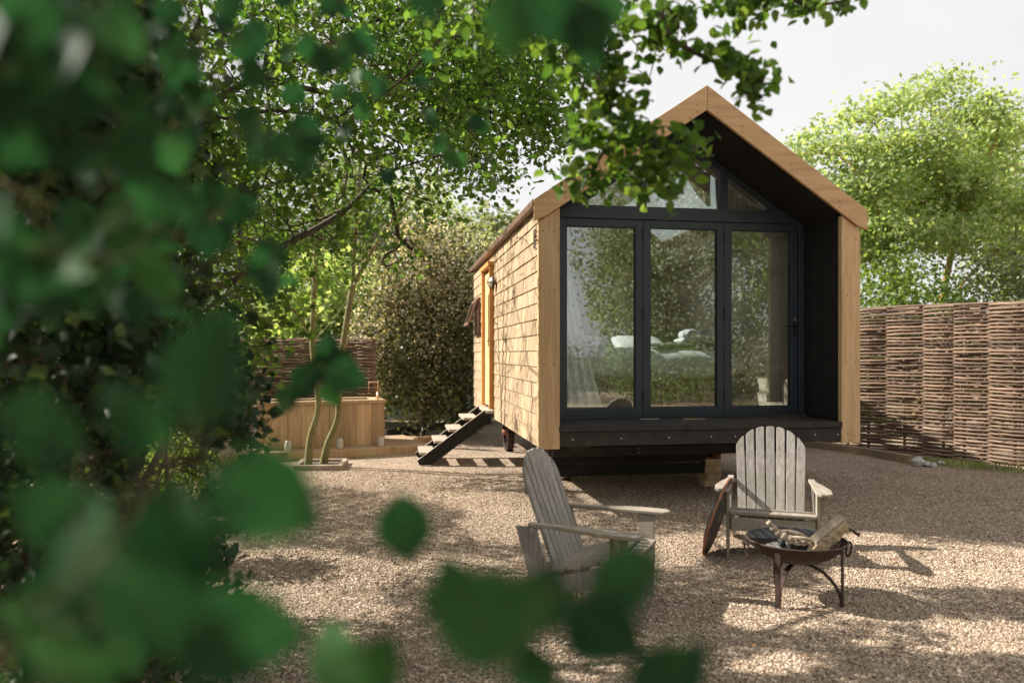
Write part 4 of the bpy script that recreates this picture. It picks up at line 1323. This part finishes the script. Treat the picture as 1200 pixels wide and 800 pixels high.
# ---- 2. slender double-trunk tree in the planter
def slender():
    org = np.array([-2.45, 9.42, 0.0])
    t = empty('slender_tree', tuple(org)); tag(t, 'slender tree with two mossy crooked trunks beside the bath', 'tree')
    s1 = [P(361, 550, 9.38), P(364, 512, 9.4), P(373, 478, 9.4), P(370, 440, 9.4), P(366, 400, 9.45), P(368, 345, 9.5)]
    s2 = [P(379, 546, 9.48), P(384, 520, 9.48), P(396, 488, 9.5), P(397, 440, 9.5), P(404, 392, 9.5), P(413, 335, 9.6)]
    s1[0][2] = .03; s2[0][2] = .03
    seeds1 = [s1, [s1[4], P(350, 370, 9.3), P(330, 350, 9.1), P(300, 300, 9)], [s1[4], P(390, 375, 9.6), P(430, 320, 9.7), P(470, 280, 9.8)], [s1[-1], P(370, 250, 9.4), P(350, 120, 9.2)]]
    seeds2 = [s2, [s2[-1], P(450, 270, 9.8), P(500, 200, 10), P(540, 130, 10)], [s2[-1], P(420, 220, 9.4), P(430, 100, 9.4)]]
    tg = blobs([(340, 260, 70, 90, 8.4, 10.3, 70), (420, 220, 110, 110, 8.6, 10.6, 130), (480, 120, 90, 110, 9, 10.8, 80), (350, 60, 100, 90, 8.5, 10.5, 60), (460, 300, 50, 25, 9.2, 10.4, 24), (330, 350, 30, 22, 8.8, 9.4, 10)])
    half = tg[:, 0] < P(400, 0, 9.5)[0]
    br, ends = [], []
    for sd, tt in ((seeds1, tg[half]), (seeds2, tg[~half])):
        ln, NA, en, rad = grow(sd, tt, step=.3, rtip=.0055, jit=.4, expo=2.2, pathw=.1, rmax=.062)
        for k_, (pts, rr) in enumerate(ln):
            if k_ == 0: ln[0] = (pts, [max(r_, .055-.0035*i*.6) if i < 26 else r_ for i, r_ in enumerate(rr)])
        br += ln; ends += [en, NA[rad < .008]]
    branch_meshes(br, org, .03, M['bark_moss'], t)
    pos = np.vstack([cluster(np.vstack([ends[0], ends[2]]), 14, .16), cluster(np.vstack([ends[1], ends[3]]), 3, .10)])
    V, Fc = leaves_geo(LEAFW, pos-org, frames(len(pos), .7), rng.uniform(.05, .085, len(pos)))
    o = link('crown', np_mesh('crown', V, Fc, M['leaf_wood']), t); o['kind'] = 'stuff'
slender()

def tree(name, label, base, stems, crowns, nt_, kleaf, spread, lsize, leafm, barkm, rtip=.006, step=.4, tmpl=LEAFW, rmax=.2, up=.6, group=None, extra=None, seed=1, cat='tree', jit=.35, thick=.05):
    r2 = np.random.default_rng(seed)
    org = np.array(base, float)
    t = empty(name, tuple(org)); tag(t, label, cat, group)
    tg = []
    tot = sum(c[1][0]*c[1][1]*c[1][2] for c in crowns)
    for c, r_ in crowns:
        tg.append(ball(c, r_, max(6, int(nt_*r_[0]*r_[1]*r_[2]/tot)), r2))
    tg = np.vstack(tg); tg = tg[tg[:, 2] > .15]
    lines, NA, ends, rad = grow(stems, tg, step=step, rtip=rtip, jit=jit, expo=2.3, rmax=rmax, r2=r2)
    branch_meshes(lines, org, thick, barkm, t)
    pos = cluster(ends, kleaf, spread, r2); pos = pos[pos[:, 2] > .03]
    V, Fc = leaves_geo(tmpl, pos-org, frames(len(pos), up, r2), r2.uniform(lsize[0], lsize[1], len(pos)))
    o = link('crown', np_mesh('crown', V, Fc, leafm), t); o['kind'] = 'stuff'
    if extra:
        m_, frac, k2, sp2, ls2, cond = extra
        e2 = ends[r2.random(len(ends)) < frac]
        if cond is not None: e2 = e2[cond(e2)]
        pos = cluster(e2, k2, sp2, r2)
        V, Fc = leaves_geo(LEAFW, pos-org, frames(len(pos), .5, r2), r2.uniform(ls2[0], ls2[1], len(pos)))
        o = link('blossom', np_mesh('blossom', V, Fc, m_), t); o['kind'] = 'stuff'
    return t

# ---- 3. big blossoming shrub between bath and hut
b0 = P(495, 0, 12.9); b0[2] = 0
tree('blossoming_shrub', 'big dark shrub flecked with cream blossom behind the steps', b0,
     [[b0, b0+[.05, 0, .7], b0+[-.05, 0, 1.5]], [b0+[.05, 0, .7], b0+[-.7, -.1, 1.15], b0+[-1.0, -.2, 1.2]]],
     [(P(490, 320, 13), (.85, 1.0, .85)), (P(460, 400, 12.8), (.75, 1.0, .9)), (P(530, 360, 13), (.75, 1.0, .95)), (P(500, 450, 12.9), (1.05, .9, .8)), (P(535, 460, 13), (.5, .9, .85)), (P(428, 330, 12.9), (.35, .5, .3)), (P(470, 268, 13), (.4, .5, .28)), (P(530, 270, 13.1), (.42, .5, .35)), (P(560, 300, 13.2), (.4, .5, .3)), (P(430, 415, 12.5), (.3, .4, .25)), (P(500, 285, 12.6), (.3, .4, .25))],
     430, 34, .18, (.05, .09), M['leaf_shrub'], M['bark'], rtip=.005, seed=5, jit=.5,
     extra=(M['blossom'], .95, 48, .16, (.035, .065), lambda e: (e[:, 2]-1.0 > 1.3*np.abs(np.sin(e[:, 0]*2.1+e[:, 2]*1.7))-.55*(e[:, 2] > 2.2)*2-.6*(e[:, 0] < -2.0))), cat='shrub')
# ---- 4. right tree with lichened stems
b0 = P(1075, 0, 15.5); b0[2] = 0
tree('ash_tree', 'bright lime green tree with orange lichened stems behind the right fence', b0,
     [[b0, b0+[-.1, 0, 1.2], b0+[-.3, 0, 2.4], b0+[-.6, 0, 4.0]], [b0+[-.1, 0, 1.2], b0+[.5, 0, 2.2], b0+[1.3, .2, 3.2], b0+[2.2, .2, 3.9]], [b0+[-.1, 0, 1.2], b0+[-.9, .2, 1.9], b0+[-1.6, 0, 2.5]], [b0, b0+[.4, .1, 1.5], b0+[.7, .1, 3.2], b0+[1.0, 0, 4.8]]],
     [(P(x_, y_, d_), (r_*.86, r_*.8, r_*f_*.8)) for (x_, y_, d_, r_, f_) in (
        (928, 190, 15.6, .55, .6), (955, 162, 15.3, .5, .6), (948, 225, 15.8, .75, .6), (990, 180, 15.0, .7, .6), (1002, 140, 15.6, .45, .6), (1040, 130, 15.2, .6, .6), (1075, 108, 15.5, .6, .6),
        (1118, 98, 15.8, .5, .6), (1135, 130, 15.1, .7, .6), (1165, 158, 15.6, .6, .6), (1020, 215, 14.9, .9, .55), (1080, 170, 14.8, .9, .6), (1120, 210, 15.1, .9, .55), (985, 262, 15.2, .9, .55),
        (1050, 275, 14.9, 1.0, .5), (1110, 275, 15.2, .95, .5), (1165, 240, 15.6, .9, .55), (1185, 290, 15.9, .8, .5), (1075, 225, 16.2, 1.2, .7), (1010, 305, 15.4, .7, .5), (1140, 175, 16.2, .8, .6))],
     720, 44, np.array([.26, .26, .12]), (.08, .14), M['leaf_lime'], M['bark_orange'], rtip=.008, seed=8, tmpl=LEAF4, rmax=.11, thick=.035)
b0 = P(1215, 0, 17.5); b0[2] = 0
tree('ash_tree', 'lime green tree at the right edge of the photo behind the fence', b0,
     [[b0, b0+[.1, 0, 1.5], b0+[-.1, 0, 3.2]], [b0+[.1, 0, 1.5], b0+[-1.2, 0, 3.0], b0+[-1.9, 0, 3.9]]],
     [(P(1205, 190, 17.5), (1.3, 1.4, 1.5)), (P(1230, 290, 17.5), (1.7, 1.4, 1.3)), (P(1180, 250, 17.5), (1.0, 1.2, 1.1))],
     260, 40, .26, (.08, .15), M['leaf_lime'], M['bark_orange'], rtip=.010, seed=9, tmpl=LEAF4)
# low bushes behind the right fence
for i, (px, D, r_, h_, lm_, lab) in enumerate(((1030, 13.6, 1.1, 3.3, 'leaf_wood', 'dense green bush behind the fence beside the hut corner'), (1105, 14.0, 1.2, 3.0, 'leaf_wood', 'green bush behind the fence under the lime green tree'),
                                   (1175, 14.2, 1.2, 3.5, 'leaf_pale', 'pale leaved bush behind the right end of the fence'), (1250, 14.5, 1.3, 3.4, 'leaf_pale', 'pale bush behind the fence past the picture edge'))):
    b0 = P(px, 0, D); b0[2] = 0
    tree('bush', lab, b0, [[b0, b0+[0, 0, .5], b0+[.1, 0, 1.1]]], [(b0+[0, 0, h_*.55], (r_, .9, h_*.5))], 110, 40, .19, (.06, .11), M[lm_], M['bark'], seed=20+i, cat='bush', group='bushes behind the right fence')
# ---- 5. woods behind on the left
wl_ = [(330, 21, 8.4, 3.1, 'broad green tree beyond the bath seen through the canopy', 'leaf_wood'), (130, 21, 9.6, 3.8, 'tall green tree beyond the dark hedge', 'leaf_wood'),
       (455, 21.5, 7.2, 2.4, 'light green tree behind the blossoming shrub', 'leaf_lime'), (-70, 20, 10, 4, 'green tree far left behind the hedge', 'leaf_wood'),
       (585, 17.5, 5.0, 1.25, 'pale grey green tree just behind the hut roof edge', 'leaf_pale'), (540, 15.5, 3.9, 1.3, 'pale bushy tree between the shrub and the hut', 'leaf_pale'), (400, 15.0, 3.4, 1.6, 'rounded green tree behind the woven fence and bath', 'leaf_lime')]
for i, (px, D, H, r_, lab, lm_) in enumerate(wl_):
    b0 = P(px, 0, D); b0[2] = 0
    tree('woodland_tree', lab, b0, [[b0, b0+[.05, 0, H*.2], b0+[-.1, 0, H*.45]], [b0+[.05, 0, H*.2], b0+[r_*.5, 0, H*.5]]],
         [(b0+[0, 0, H*.68], (r_, r_*.8, H*.30)), (b0+[r_*.5, 0, H*.42], (r_*.8, r_*.7, H*.3)), (b0+[-r_*.5, 0, H*.4], (r_*.8, r_*.7, H*.32))],
         300, 62, .12*r_, (.09, .16), M[lm_], M['bark'], rtip=.008, seed=40+i, group='trees beyond the yard')
# ---- 6. trees behind the camera side of the yard (seen mirrored in the glass)
rt = [(9.6, -6.2, 8.5, 2.6, 'leaf_pale', 'dark blossoming tree across the yard mirrored in the middle door'), (13.2, -4.6, 8.2, 2.6, 'leaf_wood', 'green tree across the yard mirrored in the right door'),
      (16.0, -3.6, 8.5, 2.5, 'leaf_wood', 'green tree across the yard past the right fence'), (11.2, -11, 7.2, 1.8, 'leaf_lime', 'farther dark tree across the yard mirrored in the left door'), (12.0, -9.0, 9.5, 3.0, 'leaf_wood', 'tallest dark tree across the yard')]
for i, (x, y, H, r_, lm_, lab) in enumerate(rt):
    b0 = np.array([x, y, 0.0])
    tree('yard_tree', lab, b0, [[b0, b0+[.05, 0, H*.2], b0+[-.1, 0, H*.5]], [b0+[.05, 0, H*.2], b0+[r_*.5, .3, H*.5]]],
         [(b0+[0, 0, H*.70], (r_*.9, r_*.9, H*.28)), (b0+[r_*.4, .4, H*.42], (r_*.85, r_*.8, H*.28)), (b0+[-r_*.45, .2, H*.5], (r_*.8, r_*.7, H*.22)), (b0+[0, .3, H*.17], (r_*.95, r_*.8, H*.16))],
         430, 36, .24, (.08, .15), M[lm_], M['bark'], rtip=.008, seed=60+i, group='trees across the yard',
         extra=(M['blossom'], .28, 26, .20, (.04, .08), None) if i in (0, 3) else None)
for i, (x, y, r_, h_) in enumerate(((6.4, -6.6, 1.9, 1.9), (8.4, -4.4, 1.6, 1.9), (10.4, -2.6, 1.3, 1.9), (12.6, -1.4, 1.5, 2.4), (15.0, -.6, 1.5, 2.6), (4.8, -9.6, 2.4, 2.2))):
    b0 = np.array([x, y, 0.0])
    tree('garden_bush', ('low green bush across the yard, first from the open gap', 'low green bush across the yard under the trees', 'flowering bush across the yard mirrored in the middle door', 'rounded bush across the yard mirrored in the right door', 'tallest bush across the yard by the fence end', 'farthest low bush across the yard')[i], b0,
         [[b0, b0+[0, 0, .3], b0+[.1, 0, .7]]], [(b0+[0, 0, h_*.5], (r_, r_, h_*.5))], 100, 34, .15, (.05, .09), M['leaf_shrub'] if i in (0, 2, 5) else M['leaf_wood'], M['bark'], seed=80+i, cat='bush', group='bushes across the yard',
         extra=(M['blossom'], .5, 26, .12, (.03, .06), None) if i == 2 else None)

b0 = np.array([-1.3, -2.6, 0.0])  # out-of-view tree, put in to keep open sky light off the near leaves
tree('added_shade_tree', 'unseen dense tree added behind the viewpoint to shade the near leaves', b0, [[b0, b0+[.1, 0, 1.0], b0+[.2, .1, 2.2]]],
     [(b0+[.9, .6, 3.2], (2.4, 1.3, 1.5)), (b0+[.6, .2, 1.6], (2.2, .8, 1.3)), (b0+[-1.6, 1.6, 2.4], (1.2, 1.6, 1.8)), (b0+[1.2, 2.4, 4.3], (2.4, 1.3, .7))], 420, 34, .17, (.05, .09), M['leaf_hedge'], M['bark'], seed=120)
# ---- 7. dark hedge close on the left
def dark_hedge():
    org = np.array([-2.2, 2.6, 0.0])
    t = empty('dark_hedge', tuple(org)); tag(t, 'dense dark hedge thicket filling the left side of the photo', 'hedge')
    tg = blobs([(60, 600, 200, 220, 1.7, 4.2, 380), (40, 70, 130, 120, 1.5, 2.8, 260), (200, 480, 110, 120, 2.0, 4.5, 150), (60, 220, 170, 260, 2.0, 4.4, 620), (170, 700, 90, 110, 1.9, 3.6, 90), (-60, 400, 140, 400, 1.6, 4, 200)])
    side = np.column_stack([rng.uniform(-3.2, -1.15, 330), rng.uniform(-.6, 2.3, 330), rng.uniform(.2, 3.6, 330)])  # unseen thicket left of the camera, added to shade the foreground leaves
    tg = np.vstack([tg, side])
    tg = tg[tg[:, 2] > .05]
    seeds = [[org, org+[.1, -.9, .8], org+[.0, -1.9, 1.6], org+[0, -2.4, 2.6]], [org, org+[.1, .1, .9], org+[.2, .3, 1.8]], [org, org+[.5, -.2, .5], org+[.9, -.4, 1.2]], [org, org+[-.3, -.6, .8], org+[-.2, -.9, 1.9]], [org, org+[.3, .9, .6], org+[.6, 1.3, 1.4]]]
    lines, NA, ends, rad = grow(seeds, tg, step=.14, rtip=.0032, jit=.6, expo=2.3, rmax=.05)
    branch_meshes(lines, org, .025, M['bark'], t)
    pos = np.vstack([cluster(ends, 20, .10), cluster(NA[rad < .005], 3, .05)]); pos = pos[pos[:, 2] > .02]
    px = 600+F*pos[:, 0]/pos[:, 1]; lim = np.where(HZ-F*(pos[:, 2]-CH)/pos[:, 1] > 560, 300, 320)
    py_ = HZ-F*(pos[:, 2]-CH)/pos[:, 1]
    hole = (((px-205)/42)**2+((py_-548)/48)**2 < 1) | (((px-262)/22)**2+((py_-540)/26)**2 < 1)
    pos = pos[~(hole & (pos[:, 1] > 1.3))]; px = 600+F*pos[:, 0]/pos[:, 1]; lim = np.where(HZ-F*(pos[:, 2]-CH)/pos[:, 1] > 560, 300, 320)
    pos = pos[((pos[:, 1] > 1.3) & (px < lim)) | ((pos[:, 0] < -.95) & (pos[:, 1] <= 1.3))]
    V, Fc = leaves_geo(LEAFW, pos-org, frames(len(pos), .5), rng.uniform(.03, .055, len(pos)))
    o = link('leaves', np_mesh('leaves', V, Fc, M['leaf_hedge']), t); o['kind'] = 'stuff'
dark_hedge()
# small bright conifer-like seedling in the hedge gap
b0 = P(196, 0, 5.2); b0[2] = 0
tree('young_shrub', 'small bright green shrub glowing in a gap of the dark hedge', b0, [[b0, b0+[0, 0, .3], b0+[0, 0, .8]]], [(b0+[0, 0, .62], (.27, .26, .36))], 90, 24, .06, (.03, .05), M['leaf_wood'], M['bark'], rtip=.003, step=.1, seed=99, cat='shrub')

# ---- 8. blurred twigs right before the lens, each leaf a part
NEAR_LEAF = []
for q in range(6):
    r2 = np.random.default_rng(200+q)
    vs, fs = [], []
    nr, nc = 9, 4
    for i in range(nr+1):
        f = i/nr
        w = .40*math.sin(math.pi*min(1, f*1.02))**.75*(1.12-.35*f) * (1+.03*r2.normal())
        if i == 0: w = .02
        if i == nr: w = .0
        for j in range(-nc//2, nc//2+1):
            s = j/(nc/2)
            vs.append((s*w, f, .10*abs(s)*w*2*(1+.3*math.sin(f*9+q)) - (.12+.05*q)*f*f + .015*math.sin(f*12+j)))
    nc1 = nc+1
    for i in range(nr):
        for j in range(nc):
            fs.append((i*nc1+j, i*nc1+j+1, (i+1)*nc1+j+1, (i+1)*nc1+j))
    NEAR_LEAF.append(np_mesh('leaf', np.array(vs), np.array(fs), M['leaf_near'], True))

def facing_frame(ang, yaw, pitch):
    """leaf lies roughly across the view; ang = direction its tip points in the picture (deg, 0 right, 90 up)"""
    tip = Vector((math.cos(R(ang)), 0, math.sin(R(ang))))
    nrm = Vector((0, -1, 0))
    q = Matrix.Rotation(R(yaw), 3, tip)
    nrm = q @ nrm
    side = tip.cross(nrm)
    q = Matrix.Rotation(R(pitch), 3, side)
    tip = q @ tip; nrm = q @ nrm
    return Matrix((side, tip, nrm)).transposed()

def twig(label, path, leaves, seed, rad=.0007, wob=16):
    r2 = random.Random(seed)
    o0 = np.array(path[0])
    t = empty('foreground_branch', tuple(o0)); tag(t, label, 'branch', 'leafy twigs close to the camera')
    pts = smooth_path([np.array(p)-o0 for p in path], 5)
    MB().tube(pts, [rad*(1-.6*i/len(pts)) for i in range(len(pts))], 7).build('twig', M['bark_moss'], t, smooth=True)
    W_ = [p+o0 for p in pts]
    pet = MB()
    for (x, y, size, D, ang) in leaves:
        c = P(x, y, D); s = size/F*D
        Fm = facing_frame(ang, r2.uniform(-wob, wob), r2.uniform(-wob, wob))
        base = Vector(c)-Fm @ Vector((0, s*.5, 0))
        o = link('leaf', r2.choice(NEAR_LEAF), t)
        o.matrix_basis = Matrix.Translation(base-Vector(o0)) @ Fm.to_4x4() @ Matrix.Scale(s, 4)
        j = min(range(len(W_)), key=lambda k_: np.linalg.norm(W_[k_]-np.array(base)))
        pet.tube([W_[j]-o0, (W_[j]+np.array(base))/2-o0+np.array([0, 0, .002]), np.array(base)-o0], rad*.35, 5)
    pet.build('petioles', M['bark_moss'], t, smooth=True)

twig('blurred leafy twig crossing the bottom left corner of the view', [P(-120, 760, .34), P(60, 700, .34), P(180, 560, .33), P(230, 500, .33), P(240, 470, .33)],
     [(240, 430, 155, .33, 70), (312, 582, 150, .35, -35), (200, 640, 160, .37, 100), (100, 640, 150, .36, 130), (60, 600, 120, .38, 160), (180, 715, 165, .34, -70), (275, 745, 175, .33, -20), (60, 790, 150, .36, -150), (150, 490, 110, .42, 150), (40, 500, 130, .42, 170)], 1)
twig('blurred twig of rounded leaves below the sideways chair', [P(480, 900, .40), P(560, 830, .40), P(610, 760, .40), P(640, 700, .42), P(690, 640, .44)],
     [(560, 720, 150, .38, 160), (535, 690, 90, .41, 120), (615, 712, 85, .43, -100), (640, 700, 85, .45, 80), (738, 676, 108, .42, 12), (708, 742, 115, .42, -35), (625, 790, 90, .40, -80), (785, 792, 120, .40, 40)], 2)
twig('single heart shaped leaf blurred over the gravel', [P(330, 470, .75), P(420, 520, .62), P(462, 572, .56), P(476, 588, .56)],
     [(474, 620, 88, .54, -84)], 3, .0007)
twig('dark blurred leaf pair near the bottom edge', [P(350, 900, .46), P(380, 840, .46), P(400, 800, .46)],
     [(392, 770, 95, .44, 125), (440, 782, 85, .46, 60)], 4)
twig('small dark leaf cluster in front of the slender trunks', [P(250, 330, 1.0), P(310, 370, 1.05), P(360, 405, 1.1), P(380, 430, 1.1)],
     [(355, 448, 48, 1.05, -130), (384, 408, 40, 1.1, 80), (405, 440, 55, 1.05, -25), (372, 432, 40, 1.1, -170), (335, 468, 36, 1.05, -110), (388, 462, 34, 1.1, -60), (398, 420, 34, 1.1, 30)], 5, .0016)
twig('blurred leaves hanging from the top edge over the canopy', [P(420, -140, .62), P(560, -80, .62), P(640, -40, .62), P(690, -20, .62)],
     [(600, 20, 90, .62, -100), (655, 14, 95, .6, -40), (690, 40, 80, .6, -80), (500, -10, 70, .62, -80), (715, 5, 60, .62, 0)], 6, .002)
# leafy twigs of the near left side
r3 = random.Random(11)
labs = ['dim blurred twig in the upper left corner', 'dim leafy twig near the left edge at mid height', 'leafy twig hanging from the top before the canopy', 'leafy twig in front of the dark hedge middle', 'dim twig low in the left corner', 'leafy twig at mid depth before the upper canopy', 'leafy spray beside the bright canopy', 'dark leafy twig at the far upper left']
specs = [((-60, -60), (160, 160), .55), ((-80, 330), (150, 300), .6), ((330, -80), (400, 130), 1.0), ((60, 240), (300, 330), .8), ((-60, 800), (130, 700), .5), ((180, -60), (290, 180), .85), ((400, 60), (540, 190), 1.5), ((-60, 120), (110, 60), .5)]
for i, (a, c, D) in enumerate(specs):
    n = 34 if D < .9 else 18
    lvz = []
    for k in range(n):
        f = (k+.5)/n
        x = a[0]+(c[0]-a[0])*f+r3.uniform(-75, 75); y = a[1]+(c[1]-a[1])*f+r3.uniform(-75, 75)
        Dk = D*r3.uniform(.85, 1.2)
        lvz.append((x, y, r3.uniform(.036, .052)*F/Dk, Dk, r3.uniform(-170, -10)))
    twig(labs[i], [P(a[0]-60, a[1]-30, D), P(a[0], a[1], D), P((a[0]+c[0])/2, (a[1]+c[1])/2-18, D), P(c[0], c[1], D)], lvz, 50+i, .0013, 45)

# ------------------------------------------------------------------ grass by the fence, litter
def grass():
    n = 1500
    t = rng.random(n)
    a, c = np.array([5.6, 9.95]), np.array([7.2, 8.2])
    xy = a+(c-a)*t[:, None]+rng.normal(size=(n, 2))*[.16, .10]+np.array([-.16, -.05])
    xy = np.vstack([xy, np.array([5.35, 9.9])+rng.normal(size=(60, 2))*.10])
    pos = np.column_stack([xy, np.zeros(len(xy))+.005])
    tm = (np.array([(-.05, 0, 0), (.05, 0, 0), (.03, .6, .05), (0, 1, .25)]), np.array([(0, 1, 2), (0, 2, 3)]))
    d = rng.normal(size=(len(pos), 3))*.45; d[:, 2] = 1; d /= np.linalg.norm(d, axis=1, keepdims=True)
    s = np.cross(d, rng.normal(size=d.shape)); s /= np.linalg.norm(s, axis=1, keepdims=True)
    Rm = np.stack([s, d, np.cross(s, d)], axis=2)
    V, Fc = leaves_geo(tm, pos, Rm, rng.uniform(.03, .11, len(pos)))
    o = link('grass', np_mesh('grass', V, Fc, M['grass'])); tag(o, 'tufts of grass and weeds along the foot of the right fence', None, None, 'stuff')
    n = 1000
    y = 3+rng.random(n)**.8*9; x = (rng.random(n)*2-1)*y*.68
    pos = np.column_stack([x, y, gz(x, y)+.014])
    V, Fc = leaves_geo(LEAFW, pos, frames(n, 3.0), rng.uniform(.012, .035, n))
    o = link('fallen_leaves', np_mesh('fallen_leaves', V, Fc, M['dry'])); tag(o, 'small dry fallen leaves scattered on the gravel', None, None, 'stuff')
    tw = MB()
    for k in range(90):
        y = 3.2+random.random()*7; x = (random.random()*2-1)*y*.65; a = random.random()*6.28; l = random.uniform(.03, .12)
        z = float(gz(x, y))+.015
        tw.tube([(x, y, z), (x+l*.5*math.cos(a), y+l*.5*math.sin(a), z+.004), (x+l*math.cos(a+.3), y+l*math.sin(a+.3), z)], [.0025, .003, .0015], 4)
    o = tw.build('fallen_twigs', M['bark'], None); tag(o, 'thin fallen twigs scattered on the gravel', None, None, 'stuff')
grass()
